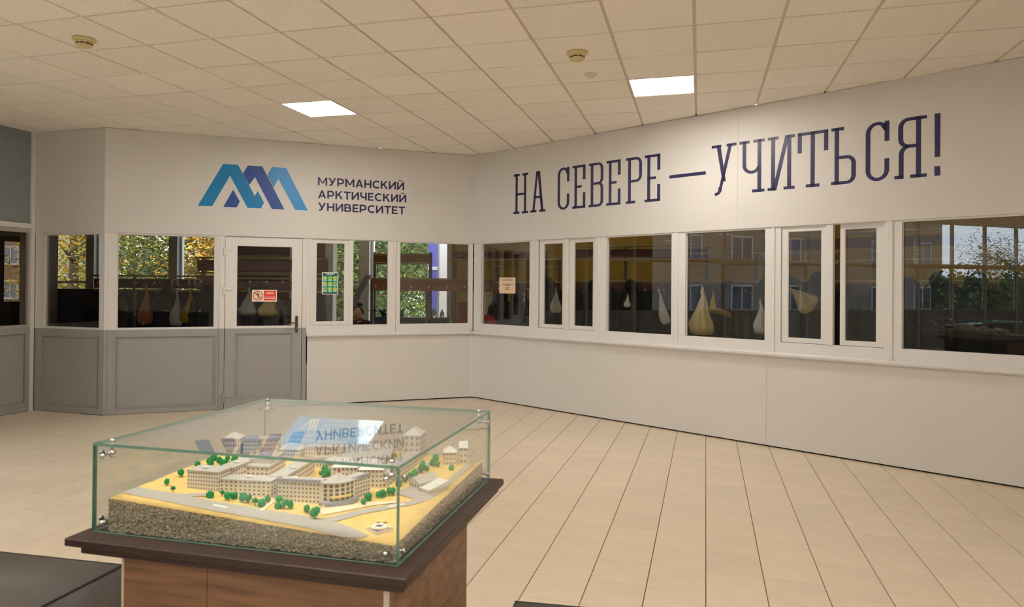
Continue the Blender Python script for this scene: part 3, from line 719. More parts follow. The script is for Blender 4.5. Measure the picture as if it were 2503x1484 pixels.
gc = empty('glass_case', FC); tag(gc, 'rectangular clear glass case with chrome corner clamps over the campus model', 'glass case')
G = .008
def gpanel(name, x0, x1, y0, y1, z0, z1, ax):
    """glass sheet; faces across its thin axis are clear, the cut edges green"""
    mb = MB().box(x0, x1, y0, y1, z0, z1)
    keep = {'z': (0, 1), 'y': (2, 4), 'x': (3, 5)}[ax]
    mb.m = [0 if i in keep else 1 for i in range(6)]
    return mb.build(name, ['case_glass', 'glass_edge'], gc)
def sag(y): return .00675 * ((y - .415) ** 2 - .172)   # the large sheet hangs about a millimetre in the middle
tg = MB(); NS = 30
for zz, rev in ((ZTOP, 0), (ZTOP - G, 1)):
    o_ = len(tg.v)
    for j in range(NS + 1):
        y = CDp * j / NS; tg.v += [(-CW, y, zz + sag(y)), (0, y, zz + sag(y))]
    for j in range(NS):
        f = (o_ + 2 * j, o_ + 2 * j + 1, o_ + 2 * j + 3, o_ + 2 * j + 2); tg.f.append(f[::-1] if rev else f); tg.m.append(0)
for x in (-CW, 0):
    for j in range(NS):
        y0, y1 = CDp * j / NS, CDp * (j + 1) / NS
        tg.add([(x, y0, ZTOP - G + sag(y0)), (x, y1, ZTOP - G + sag(y1)), (x, y1, ZTOP + sag(y1)), (x, y0, ZTOP + sag(y0))], [(0, 1, 2, 3)], 1)
for y in (0, CDp): tg.add([(-CW, y, ZTOP - G + sag(y)), (0, y, ZTOP - G + sag(y)), (0, y, ZTOP + sag(y)), (-CW, y, ZTOP + sag(y))], [(0, 1, 2, 3)], 1)
tg.build('top_glass', ['case_glass', 'glass_edge'], gc, None, True)
gpanel('front_glass', -CW, 0, 0, G, ZB + .001, ZTOP - G, 'y')
gpanel('back_glass', -CW, 0, CDp - G, CDp, ZB + .001, ZTOP - G, 'y')
gpanel('side_glass', -G, 0, G, CDp - G, ZB + .001, ZTOP - G, 'x')
gpanel('side_glass', -CW, -CW + G, G, CDp - G, ZB + .001, ZTOP - G, 'x')
def clamp(x, y, z, sx, sy, up):
    """corner connector: three knobs on a small post inside the corner"""
    c = .034
    px, py = x + sx * c, y + sy * c; b = MB()
    k = 1 if up else -1; zz = z
    body = MB().ball((px, py, zz - k * .028), .011, 12, 8)
    if up: body.tube([(px, py, zz - .03), (px, py, zz)], .0045, 10)
    else: body.tube([(px, py, zz + .03), (px, py, zz)], .0045, 10)
    o = body.build('corner_clamp', 'chrome', gc, None, True)
    if up:
        MB().lathe([(.008, 0), (.008, .003), (.006, .0065), (.002, .0075)], px, py, ZTOP, 14).build('screw_cap', 'chrome', o, None, True)
    for ax in ('x', 'y'):
        kx, ky = (x - sx * .0, py) if ax == 'x' else (px, y)
        e = Vector((px, py, zz - k * .028)); f = Vector((kx, ky, zz - k * .028)); dd = (f - e).normalized()
        MB().tube([e, f], .004, 10).tube([f, f + dd * .003, f + dd * .007], [.008, .0075, .003], 14).build('screw_cap', 'chrome', o, None, True)
for up, z in ((True, ZTOP - G), (False, ZB)):
    for x, sx in ((0, -1), (-CW, 1)):
        for y, sy in ((0, 1), (CDp, -1)): clamp(x, y, z, sx, sy, up)

cm = empty('campus_model', FC); tag(cm, 'scale model of a campus with grey buildings, sandy ground and green trees under glass', 'scale model')
X0, X1, Y0, Y1 = -.897, -.018, .016, .79
def TZ(x, y):
    a = min(1, max(0, -x / .9)); b = min(1, max(0, y / .79))
    return (.925 * (1 - a) + .975 * a) * (1 - b) + (.955 * (1 - a) + 1.0 * a) * b
NXG, NYG = 44, 38; q = MB(); rr = random.Random(3)
vs = [(X0 + (X1 - X0) * i / NXG, Y0 + (Y1 - Y0) * j / NYG) for j in range(NYG + 1) for i in range(NXG + 1)]
q.add([(x, y, TZ(x, y) + rr.uniform(-.0006, .0006)) for x, y in vs], [(j * (NXG + 1) + i, j * (NXG + 1) + i + 1, (j + 1) * (NXG + 1) + i + 1, (j + 1) * (NXG + 1) + i) for j in range(NYG) for i in range(NXG)])
q.build('sand_ground', 'sand', cm, None, True)
def rough_side(p, r_, n, name):
    """granulated cut edge of the model block"""
    mb = MB(); m = 22; nx, ny = (r_[1] - p[1]), -(r_[0] - p[0]); L = math.hypot(nx, ny); nx /= L; ny /= L
    for j in range(m + 1):
        for i in range(n + 1):
            t = i / n; x, y = p[0] + (r_[0] - p[0]) * t, p[1] + (r_[1] - p[1]) * t; zt = TZ(x, y)
            d = rr.uniform(-.004, .004) if 0 < i < n else 0
            mb.v.append((x + nx * d, y + ny * d, ZB + .001 + (zt - ZB) * j / m - (.0 if j < m else rr.uniform(.0, .003))))
    mb.f = [(j * (n + 1) + i, j * (n + 1) + i + 1, (j + 1) * (n + 1) + i + 1, (j + 1) * (n + 1) + i) for j in range(m) for i in range(n)]; mb.m = [0] * len(mb.f)
    return mb.build(name, 'gravel_side', cm)
rough_side((X0, Y0), (X1, Y0), 200, 'gravel_edge'); rough_side((X1, Y0), (X1, Y1), 170, 'gravel_edge'); rough_side((X1, Y1), (X0, Y1), 60, 'gravel_edge'); rough_side((X0, Y1), (X0, Y0), 60, 'gravel_edge')
def strip(name, pts, w, mat, dz=.0016):
    P = []
    for (a, b), (c, e) in zip(pts, pts[1:]):
        for k in range(8): P.append((a + (c - a) * k / 8, b + (e - b) * k / 8))
    P.append(pts[-1]); mb = MB(); n = len(P)
    for i, (x, y) in enumerate(P):
        a, b = P[max(0, i - 2)], P[min(n - 1, i + 2)]; dx, dy = b[0] - a[0], b[1] - a[1]; L = math.hypot(dx, dy); ww = w if not isinstance(w, (tuple, list)) else w[0] + (w[1] - w[0]) * i / (n - 1)
        for sgn in (-1, -.33, .33, 1):
            xx, yy = x - dy / L * ww / 2 * sgn, y + dx / L * ww / 2 * sgn
            xx = min(X1 - .001, max(X0 + .001, xx)); yy = min(Y1 - .001, max(Y0 + .001, yy)); mb.v.append((xx, yy, TZ(xx, yy) + dz))
    mb.f = [(i * 4 + k, (i + 1) * 4 + k, (i + 1) * 4 + k + 1, i * 4 + k + 1) for i in range(n - 1) for k in range(3)]; mb.m = [0] * len(mb.f)
    return mb.build(name, mat, cm, None, True)
strip('road', [(-.896, .092), (-.75, .086), (-.60, .076), (-.45, .074), (-.33, .072), (-.25, .066), (-.19, .05), (-.12, .018)], (.058, .075), 'model_road')
strip('road', [(-.27, .085), (-.235, .125), (-.20, .185), (-.15, .245), (-.10, .300), (-.065, .36), (-.052, .45), (-.05, .62), (-.046, .789)], (.036, .022), 'model_road', .0019)
strip('forecourt', [(-.74, .10), (-.70, .13), (-.66, .15)], .03, 'model_road', .0021)
strip('forecourt', [(-.30, .145), (-.25, .20), (-.20, .255), (-.14, .30)], (.05, .018), 'model_path', .0023)
strip('footpath', [(-.455, .095), (-.462, .14), (-.468, .18)], .012, 'model_path', .0021)
strip('service_yard', [(-.165, .40), (-.12, .39), (-.07, .375)], .075, 'model_road', .0021)
strip('service_yard', [(-.60, .22), (-.45, .26), (-.33, .30)], .10, 'model_road', .0012)
strip('footpath', [(-.20, .46), (-.19, .6), (-.18, .70)], .03, 'model_road', .002)
def plate(x, y, w, h, ang, name='street_label'):
    c, s = math.cos(ang), math.sin(ang)
    pts = [(x + a * c - b * s, y + a * s + b * c) for a, b in ((-w / 2, -h / 2), (w / 2, -h / 2), (w / 2, h / 2), (-w / 2, h / 2))]
    MB().add([(a, b, TZ(a, b) + .0032) for a, b in pts] + [(a, b, TZ(a, b) + .0015) for a, b in pts], [(0, 1, 2, 3), (0, 4, 5, 1), (1, 5, 6, 2), (2, 6, 7, 3), (3, 7, 4, 0)]).build(name, 'print_white', cm)
plate(-.575, .078, .048, .010, -.06); plate(-.125, .272, .05, .010, .85)

def bld(p, r_, dep, h, roof='flat', fl=4, nc=8, ns=None, win_=True, ov=.002):
    """model building: front edge p->r_, depth dep to its left"""
    dx, dy = r_[0] - p[0], r_[1] - p[1]; L = math.hypot(dx, dy); ang = math.atan2(dy, dx)
    z = min(TZ(*p), TZ(*r_)) - .004
    g = empty('building'); g.parent = cm; g.matrix_local = Matrix.Translation((p[0], p[1], z)) @ Matrix.Rotation(ang, 4, 'Z')
    hh = h + .006
    MB().box(0, L, 0, dep, 0, hh).build('walls', 'model_wall', g)
    if roof == 'flat':
        MB().box(-ov, L + ov, -ov, dep + ov, hh, hh + .003).build('roof', 'model_roof', g)
    elif roof in ('hip', 'hipgrey'):
        e = .004; rh = min(L, dep) * .42; i = min(L, dep) / 2
        if L > dep: rv = [(i, dep / 2, hh + rh), (L - i, dep / 2, hh + rh)]
        else: rv = [(L / 2, i, hh + rh), (L / 2, dep - i, hh + rh)]
        b = [(-e, -e, hh), (L + e, -e, hh), (L + e, dep + e, hh), (-e, dep + e, hh)]
        fs = [(0, 1, 5, 4), (2, 3, 4, 5), (1, 2, 5), (3, 0, 4), (3, 2, 1, 0)] if L > dep else [(1, 2, 5, 4), (3, 0, 4, 5), (0, 1, 4), (2, 3, 5), (3, 2, 1, 0)]
        MB().add(b + rv, fs).build('roof', 'model_roof_white' if roof == 'hip' else 'model_roof', g)
    elif roof == 'gable':
        e = .004; rh = L * .35
        MB().add([(-e, -e, hh), (L + e, -e, hh), (L + e, dep + e, hh), (-e, dep + e, hh), (L / 2, -e, hh + rh), (L / 2, dep + e, hh + rh)], [(0, 1, 4), (1, 2, 5, 4), (2, 3, 5), (3, 0, 4, 5), (3, 2, 1, 0)]).build('roof', 'model_roof', g)
    elif roof == 'shed':
        MB().add([(-.004, -.004, hh), (L + .004, -.004, hh), (L + .004, dep + .004, hh + .014), (-.004, dep + .004, hh + .014), (-.004, -.004, hh - .002), (L + .004, -.004, hh - .002), (L + .004, dep + .004, hh - .002), (-.004, dep + .004, hh - .002)], [(0, 1, 2, 3), (0, 4, 5, 1), (1, 5, 6, 2), (2, 6, 7, 3), (3, 7, 4, 0)]).build('roof', 'model_roof_white', g)
    if win_:
        m = MB(); ns = ns or max(2, int(dep / (L / nc)))
        fh = h / fl
        for f in range(fl):
            z0, z1 = .006 + fh * (f + .36), .006 + fh * (f + .74)
            for i in range(nc):
                x0, x1 = L * (i + .3) / nc, L * (i + .7) / nc
                m.box(x0, x1, -.0006, .001, z0, z1); m.box(x0, x1, dep - .001, dep + .0006, z0, z1)
            for i in range(ns):
                y0, y1 = dep * (i + .3) / ns, dep * (i + .7) / ns
                m.box(L - .001, L + .0006, y0, y1, z0, z1); m.box(-.0006, .001, y0, y1, z0, z1)
        stuff(m.build('windows', 'model_window', g))
    return g, L, hh
bld((-.762, .172), (-.655, .174), .062, .056, 'flat', 5, 12)
bld((-.70, .236), (-.652, .237), .12, .052, 'flat', 3, 4, 9)
g, L, hh = bld((-.652, .176), (-.492, .196), .052, .044, 'flat', 4, 11)
g, L, hh = bld((-.665, .30), (-.575, .312), .12, .044, 'flat', 3, 6, 9); MB().box(.012, L - .008, .03, .115, hh + .003, hh + .016).build('clerestory', 'model_wall', g); MB().box(.008, L - .004, .026, .119, hh + .016, hh + .019).build('clerestory_roof', 'model_roof', g)
g, L, hh = bld((-.522, .236), (-.474, .242), .22, .046, 'flat', 3, 4, 14)
g, L, hh = bld((-.460, .184), (-.332, .200), .046, .060, 'flat', 5, 11); MB().box(-.002, L, -.003, .004, hh + .001, hh + .009).build('parapet', 'model_grey', g)
# rotunda
rt = empty('rotunda'); rt.parent = cm; rcx, rcy = -.318, .262; rz = TZ(rcx, rcy) - .006; rt.matrix_local = Matrix.Translation((rcx, rcy, rz))
def sector(r0, z0, z1, a0=-105, a1=15, n=18):
    m = MB(); m.prism([(0, 0)] + [(r0 * math.cos(math.radians(a0 + (a1 - a0) * i / n)), r0 * math.sin(math.radians(a0 + (a1 - a0) * i / n))) for i in range(n + 1)], z0, z1, 'xy'); return m
sector(.062, 0, .066).build('walls', 'model_wall', rt); sector(.066, .066, .069).build('roof', 'model_roof', rt)
sector(.074, 0, .014, -100, 10).build('portico', 'model_grey', rt)
MB().add([(-.02, -.02, .069), (.03, -.045, .069), (.05, .01, .069), (0, .03, .069), (.012, -.005, .084)], [(0, 1, 4), (1, 2, 4), (2, 3, 4), (3, 0, 4)]).build('roof_cap', 'model_roof', rt)
m = MB()
for f in range(4):
    for i in range(6):
        a0 = math.radians(-92 + i * 15.5); a1 = a0 + math.radians(9.5); z0 = .017 + f * .0125
        m.prism([(r_ * math.cos(a), r_ * math.sin(a)) for r_, a in ((.0626, a0), (.0626, a1), (.061, a1), (.061, a0))], z0, z0 + .009, 'xy')
stuff(m.build('windows', 'model_window', rt)); 
m = MB()
for i in range(6):
    a0, a1 = math.radians(-72 + i * 9), math.radians(-72 + i * 9 + 9); m.prism([(r_ * math.cos(a), r_ * math.sin(a)) for r_, a in ((.070, a0), (.070, a1), (.061, a1), (.061, a0))], .026, .031, 'xy')
m.build('entrance_canopy', 'compass_yellow', rt)
MB().tube([(.02, -.02, .08), (.02, -.02, .098)], .0008, 6).build('flagpole', 'chrome', rt); MB().box(.02, .028, -.0205, -.0195, .09, .098).build('flag', 'model_red', rt)
g, L, hh = bld((-.262, .262), (-.238, .332), .046, .058, 'flat', 5, 7); MB().box(0, L, -.003, .004, hh + .001, hh + .009).build('parapet', 'model_grey', g)
bld((-.295, .372), (-.224, .394), .05, .058, 'hip', 4, 6)
bld((-.375, .352), (-.30, .372), .055, .062, 'hip', 4, 6)
bld((-.214, .402), (-.224, .80 - .02), .046, .042, 'flat', 3, 26)
bld((-.285, .70), (-.226, .708), .075, .088, 'hip', 4, 3)
bld((-.43, .505), (-.275, .56), .20, .044, 'flat', 3, 10)
bld((-.47, .468), (-.375, .492), .03, .036, 'hip', 2, 8); bld((-.36, .49), (-.285, .508), .03, .038, 'hip', 2, 7)
bld((-.128, .690), (-.088, .704), .05, .046, 'hip', 3, 5); bld((-.082, .728), (-.058, .736), .04, .058, 'shed', 3, 2)
bld((-.154, .438), (-.110, .416), .075, .022, 'gable', 1, 4); bld((-.106, .416), (-.068, .396), .075, .014, 'shed', 1, 3, win_=False)
bld((-.884, .510), (-.832, .522), .042, .056, 'hip', 3, 6); bld((-.822, .528), (-.768, .540), .05, .052, 'flat', 4, 7); bld((-.757, .546), (-.705, .562), .042, .058, 'flat', 4, 6)
bld((-.70, .566), (-.625, .576), .045, .026, 'hip', 2, 8); bld((-.605, .575), (-.466, .612), .045, .042, 'flat', 3, 15); bld((-.53, .50), (-.46, .515), .03, .03, 'flat', 2, 7)
bld((-.16, .765), (-.125, .772), .015, .022, 'gable', 1, 3)
# little white roof labels
for x, y, z in ((-.72, .20, .06), (-.675, .29, .056), (-.575, .21, .049), (-.62, .36, .071), (-.50, .33, .05), (-.42, .21, .064), (-.24, .60, .046), (-.35, .64, .048)):
    zz = TZ(x, y) + z; MB().box(x - .012, x + .012, y - .004, y + .004, zz, zz + .002).build('number_plate', 'print_white', cm)
# lamp posts along the front
for i in range(6):
    x = -.45 + .028 * i; y = .165 + .003 * i; MB().ball((x, y, TZ(x, y) + .006), .003, 8, 6).build('globe_lamp', 'print_white', cm, None, True)
# trees
def tree_mesh(seed, tall):
    r_ = random.Random(seed); bm = bmesh.new()
    for k in range(r_.choice((1, 2, 3)) if tall else 2):
        M = Matrix.Translation((r_.uniform(-.004, .004), r_.uniform(-.004, .004), .012 + .006 * k if tall else .006 + .002 * k)) @ Matrix.Diagonal((1, 1, r_.uniform(.9, 1.3), 1))
        bmesh.ops.create_icosphere(bm, subdivisions=2, radius=r_.uniform(.0065, .009), matrix=M)
    for v in bm.verts: v.co += Vector((r_.uniform(-1, 1), r_.uniform(-1, 1), r_.uniform(-1, 1))) * .0013
    return MB().bm(bm).mesh('crown', 'model_green')
TME = [tree_mesh(i, i < 4) for i in range(6)]; TRK = MB().tube([(0, 0, -.002), (0, 0, .012)], .0008, 6).mesh('trunk', 'model_trunk')
TP = [(-.83, .168), (-.776, .125), (-.843, .249), (-.86, .337), (-.649, .132), (-.625, .153), (-.587, .13), (-.579, .15), (-.544, .13), (-.523, .134), (-.496, .126), (-.473, .127), (-.473, .158), (-.444, .165), (-.423, .13), (-.407, .133), (-.387, .138), (-.334, .134), (-.837, .413), (-.865, .428), (-.82, .435), (-.799, .445), (-.797, .379), (-.789, .39), (-.824, .353), (-.774, .47), (-.81, .40), (-.84, .38),
      (-.331, .128), (-.308, .123), (-.288, .100), (-.217, .246), (-.218, .286), (-.203, .312), (-.193, .328), (-.178, .343), (-.168, .35), (-.455, .45), (-.44, .43), (-.446, .415), (-.435, .405), (-.425, .42), (-.41, .43), (-.165, .672), (-.172, .735), (-.14, .666), (-.084, .653), (-.165, .612), (-.168, .581), (-.185, .627), (-.176, .549), (-.182, .51), (-.18, .47), (-.19, .43)]
for i, (x, y) in enumerate(TP):
    g = empty('model_tree'); g.parent = cm; s = .95 + .45 * rr.random(); g.matrix_local = Matrix.Translation((x, y, TZ(x, y))) @ Matrix.Rotation(rr.uniform(0, 6), 4, 'Z') @ Matrix.Scale(s, 4)
    link(bpy.data.objects.new('crown', TME[rr.randrange(6)]), g); link(bpy.data.objects.new('trunk', TRK), g)
# compass block
cb = empty('compass_block'); cb.parent = cm; cb.matrix_local = Matrix.Translation((-.095, .094, TZ(-.095, .094))) @ Matrix.Rotation(PI / 4 + .25, 4, 'Z') @ Matrix.Scale(1.2, 4)
MB().box(-.022, .022, -.022, .022, -.003, .008).build('block', 'model_wall', cb)
MB().prism([(.021 * math.cos(2 * PI * i / 28), .021 * math.sin(2 * PI * i / 28)) for i in range(28)], .0085, .0096, 'xy').build('dial', 'compass_yellow', cb)
MB().prism([(.0165 * math.cos(2 * PI * i / 28), .0165 * math.sin(2 * PI * i / 28)) for i in range(28)], .0096, .0102, 'xy').build('dial_face', 'print_white', cb)
m = MB()
for k in range(8):
    a = 2 * PI * k / 8; L = .014 if k % 2 == 0 else .009
    m.prism([(L * math.cos(a), L * math.sin(a)), (.002 * math.cos(a + 1.2), .002 * math.sin(a + 1.2)), (.002 * math.cos(a - 1.2), .002 * math.sin(a - 1.2))], .0102, .0106, 'xy')
m.build('compass_rose', 'sign_black', cb)
MB().prism([(-.0215, -.0215), (.012, -.0215), (-.0215, .012)][:3], .008, .0084, 'xy').build('corner_patch', 'compass_blue', cb)
MB().prism([(.022, .022), (.030, .014), (.014, .030)], .004, .008, 'xy').build('north_arrow', 'model_red', cb)
# info board leaning at the back of the model
ib = empty('info_board', FC); tag(ib, 'blue printed board with white lettering leaning behind the model buildings', 'information board')
TL, TRt, BL = Vector((-.745, .765, 1.085)), Vector((-.395, .772, 1.085)), Vector((-.79, .682, .985))
ux = (TRt - TL).normalized(); uy0 = (TL - BL); nn_ = ux.cross(uy0).normalized(); BWd = (TRt - TL).length
BR = BL + (TRt - TL)
b0 = [BL, BR, TRt, TL]; q = MB().add([p[:] for p in b0] + [(p - nn_ * .004)[:] for p in b0], [(0, 1, 2, 3), (7, 6, 5, 4), (0, 4, 5, 1), (1, 5, 6, 2), (2, 6, 7, 3), (3, 7, 4, 0)])
q.m = [0, 1, 1, 1, 1, 1]; q.build('board', ['board_blue', 'print_white'], ib)
def on_board(body, size, u, v, width, mat='print_white', bold=0):
    tm = text_mesh(body, size, width, bold=bold, thick=0)
    tm.v = [tuple(BL + ux * (u * BWd + x) + uy0 * v + uy0.normalized() * y + nn_ * .0008) for x, y, _ in tm.v]
    tm.build('lettering', mat, ib)
on_board('Макет кампуса Мурманского', .019, .06, .36, .25); on_board('арктического университета', .019, .06, .21, .24)
for i, tt in enumerate(('МУРМАНСКИЙ', 'АРКТИЧЕСКИЙ', 'УНИВЕРСИТЕТ')): on_board(tt, .018, .36, .86 - i * .15, .13)
q = MB()
for pl in ([(0, 0), (.35, 1), (.5, 1), (.8, 0), (.65, 0), (.42, .72), (.15, 0)], [(.55, .85), (.62, 1), (.75, 1), (1.05, 0), (.9, 0), (.68, .7)], [(.8, .85), (.87, 1), (1.0, 1), (1.3, 0), (1.15, 0), (.93, .7)]):
    o_ = len(q.v); q.add([tuple(BL + ux * (.12 * BWd + a * .05) + uy0 * (.58 + b * .36) + nn_ * .0008) for a, b in pl], [tuple(range(len(pl)))])
q.build('emblem', 'print_white', ib)

# ------------------------------------------------------------------ upholstered benches
def bench(x, y, ang, L, D, label):
    """x,y = back right top corner seen from the camera"""
    t = empty('bench', frame(x, y, ang)); tag(t, label, 'bench')
    bm = bmesh.new(); bmesh.ops.create_cube(bm, size=1)
    for v in bm.verts: v.co = Vector((-L / 2 + v.co.x * L, -D / 2 + v.co.y * D, .25 + v.co.z * .40))
    bmesh.ops.bevel(bm, geom=bm.edges[:], offset=.012, segments=3, affect='EDGES')
    MB().bm(bm).build('upholstery', 'bench_leather', t, None, True)
    z = .446; e = .004
    MB().tube([(-L + e, -D + e, z), (-e, -D + e, z), (-e, -e, z), (-L + e, -e, z), (-L + e, -D + e, z)], .005, 6, caps=False).build('piping', 'bench_piping', t, None, True)
    for a, b in ((-.06, -.06), (-L + .06, -.06), (-.06, -D + .06), (-L + .06, -D + .06)): MB().lathe([(.02, 0), (.025, .055)], a, b, 0, 12).build('leg', 'bench_piping', t)
bench(-1.567, 2.835, -.21, 1.2, .62, 'dark grey upholstered bench at the left of the display table')
bench(.55, 2.44, -.18, .54, .5, 'dark seat block whose corner shows right of the display table')
# ------------------------------------------------------------------ cloakroom behind the glazing
ga = (math.cos(GA), math.sin(GA))
FF = frame(-2.95, 14.0, GA)      # outer wall of the cloakroom, x along it, y outwards
def ffp(u, v=0): return (-2.95 + ga[0] * u - ga[1] * v, 14.0 + ga[1] * u + ga[0] * v)
UL, UR = -8.66, 12.5
CLOAK = [Mx, Lx, Kx, R9, ffp(UR), ffp(UL)]
CLOAK = [(Mx[0] - .08, Mx[1] + .12), (Lx[0] - .02, Lx[1] + .105), (Kx[0], Kx[1] + .12), (R9[0] + .07, R9[1] + .075), ffp(UR), ffp(UL)]
struct(MB().prism(CLOAK, -.1, -.002, 'xy').build('floor', 'cloak_floor'))
struct(MB().prism(CLOAK, 3.42, ZC + .2, 'xy').build('ceiling', 'ceiling_grid'))
a = ffp(UR); struct(MB().box(0, math.dist(a, R9), 0, .15, 0, 3.42).build('wall_side', 'yellow_paint', None, frame(a[0], a[1], math.atan2(R9[1] - a[1], R9[0] - a[0]))))
a = ffp(UL); struct(MB().box(0, math.dist(a, Mx) - .2, -.15, 0, 0, 3.42).build('wall_side', 'column_brown', None, frame(a[0], a[1], math.atan2(Mx[1] - a[1], Mx[0] - a[0]))))
struct(MB().box(1.86, UR, 0, .25, 0, 3.42).build('wall_outer', 'yellow_paint', None, FF))
w11 = struct(empty('window_11', FF))
mull = [-8.55, -6.8, -4.57, -2.3, 0.0, 1.81]
for u in mull: MB().box(u - (.11 if u < 1.7 else .03), u + (.11 if u < 1.7 else .05), -.06, .16, 0, 3.42).build('mullion', 'column_grey', w11)
for i in range(len(mull) - 1):
    a, b = mull[i] + .11, mull[i + 1] - (.11 if mull[i + 1] < 1.7 else .03)
    q = MB(); ring(q, a, b, .35, 3.3, .05, .05, .06, .06, .03, .09); q.box(a + .05, b - .05, .03, .09, 1.60, 1.66); q.build('frame', 'pvc_white', w11)
    MB().box(a, b, .0, .14, 0, .35).build('parapet', 'column_grey', w11); MB().box(a, b, .0, .14, 3.3, 3.42).build('lintel', 'column_grey', w11)
    pane(a + .05, b - .05, .41, 1.6, .055, w11, 'case_glass'); pane(a + .05, b - .05, 1.66, 3.24, .055, w11, 'case_glass')
# columns inside
nb = empty('annex_building', frame(-1.71, 15.0, 0.1)); tag(nb, 'purple and white panelled annex standing outside the window before the corner', 'building')
MB().box(-.10, .10, 0, .3, -1, 6).build('purple_panel', 'purple_panel', nb); MB().box(.10, .14, .02, .3, -1, 6).build('joint', 'column_grey', nb); MB().box(.14, .42, .0, .3, -1, 6).build('white_panel', 'cloak_white', nb); MB().box(-.10, .10, -.02, .0, 1.95, 2.02).build('sill_band', 'cloak_white', nb)
struct(MB().box(-.14, .14, -.14, .14, 0, 3.42).build('column', 'column_brown', None, frame(-7.25, 10.75, GA)))
struct(MB().box(-.095, .095, -.07, .07, 0, 3.42).build('column', 'column_brown', None, frame(-3.575, 13.1, GA)))
struct(MB().box(-.08, .08, -.07, .07, 0, 3.42).build('column', 'column_grey', None, frame(-3.395, 13.05, GA)))
# cloakroom ceiling lamps
for i, (x, y) in enumerate(((1.2, 10.9), (4.2, 8.4), (-3.0, 12.2), (6.5, 8.5))):
    t = empty('tube_light', frame(x, y, A2 if i != 2 else GA, 3.415)); tag(t, 'tube light under the cloakroom ceiling, hidden behind the fascia', 'light', 'cloakroom tube lights')
    MB().bbox(-.62, .62, -.06, .06, -.05, 0, .006).build('housing', 'white_plastic', t); MB().tube([(-.58, 0, -.065), (.58, 0, -.065)], .014, 10).build('tube', 'cloak_lamp', t)

def rack(p, r_, boards, rails, posts, label, hooks=None, ztop=2.2, wood='rack_wood', double=True):
    L = math.dist(p, r_); ang = math.atan2(r_[1] - p[1], r_[0] - p[0])
    t = empty('coat_rack', frame(p[0], p[1], ang)); tag(t, label, 'coat rack')
    for z0, z1 in boards: MB().bbox(0, L, -.01, .012, z0, z1, .003).build('board', wood, t)
    for z in rails: MB().tube([(0, -.028, z), (L, -.028, z)], .014, 10).build('rail', 'rack_tube', t, None, True)
    for x in posts:
        q = MB().bbox(x * L - .022, x * L + .022, .014, .06, 0, ztop, .004); q.bbox(x * L - .03, x * L + .03, -.22, .28, 0, .04, .004); q.build('post', 'rack_post', t)
    if hooks:
        z, n = hooks
        me = MB().tube([(0, -.008, 0), (0, -.05, -.004), (0, -.065, .012), (0, -.06, .03)], .005, 6).ball((0, -.06, .032), .009, 8, 5).mesh('hook', 'rack_tube')
        me2 = MB().prism([(.018 * math.cos(2 * PI * i / 12), .018 * math.sin(2 * PI * i / 12)) for i in range(12)], -.014, -.0105).mesh('number_tag', 'photo_grey')
        for i in range(n):
            o = bpy.data.objects.new('hook', me); o.location = (L * (i + .5) / n, 0, z); link(o, t)
            if i % 2 == 0:
                o2 = bpy.data.objects.new('number_tag', me2); o2.location = (L * (i + .5) / n, 0, z + .06 if z + .06 < boards[-1][1] else z - .05); link(o2, t)
    return t
rack((-6.9, 11.5), (-4.75, 11.5), [(1.53, 1.68)], [1.73, 1.48], [.3, .98], 'low coat rack with a dark board behind the window left of the door', (1.56, 14), 1.74, 'rack_wood_dark')
rack((-4.66, 10.3), (-2.72, 10.3), [(1.80, 1.96), (1.52, 1.65)], [1.99, 1.77, 1.69, 1.50], [.04, .97], 'tall coat rack with two brown boards behind the door glass', (1.58, 16), 2.0, 'rack_wood_dark')
rack((-2.3, 11.4), (-.25, 11.25), [(1.52, 1.70)], [1.715], [.0, .445, .98], 'varnished coat rack with ring hooks behind the last window before the corner', (1.53, 14), 1.72)
rack((-2.3, 11.62), (-1.36, 11.55), [(1.99, 2.11)], [2.125, 1.97], [.0, 1.0], 'open rack frame with a high varnished board in front of the tree window', None, 2.16)
rack((-.95, 11.45), (.55, 11.15), [(2.06, 2.16)], [2.19, 2.03], [.0, 1.0], 'rack with a high reddish board right of the wall corner', None, 2.2, 'rack_wood_dark')
rack((-.25, 10.95), (.75, 10.70), [(1.50, 1.66)], [2.02, 1.91, 1.67], [.0, .97], 'tube-framed coat rack behind the paper notice', (1.62, 9), 2.03, 'rack_wood_dark')
rack((.85, 10.35), (2.75, 9.85), [(2.03, 2.16), (1.50, 1.67)], [2.2, 2.0, 1.69], [.0, .42, 1.0], 'coat rack with a deep upper board behind the third right-wall window', (1.62, 15), 2.2, 'rack_wood_dark')
rack((2.35, 9.75), (4.3, 9.2), [(1.50, 1.67)], [2.08, 1.94, 1.69], [.0, .5, 1.0], 'coat rack full of jackets behind the fourth right-wall window', (1.62, 15), 2.1, 'rack_wood_dark')
pdx, pdy = math.cos(A2), math.sin(A2)
rack((2.95, 8.15), (2.95 + 3.6 * pdx, 8.15 + 3.6 * pdy), [(2.04, 2.15), (1.50, 1.66)], [2.2, 2.0, 1.9, 1.68], [.0, .33, .66, 1.0], 'long coat rack parallel to the glazing at the right', (1.62, 26), 2.2, 'rack_wood_dark')

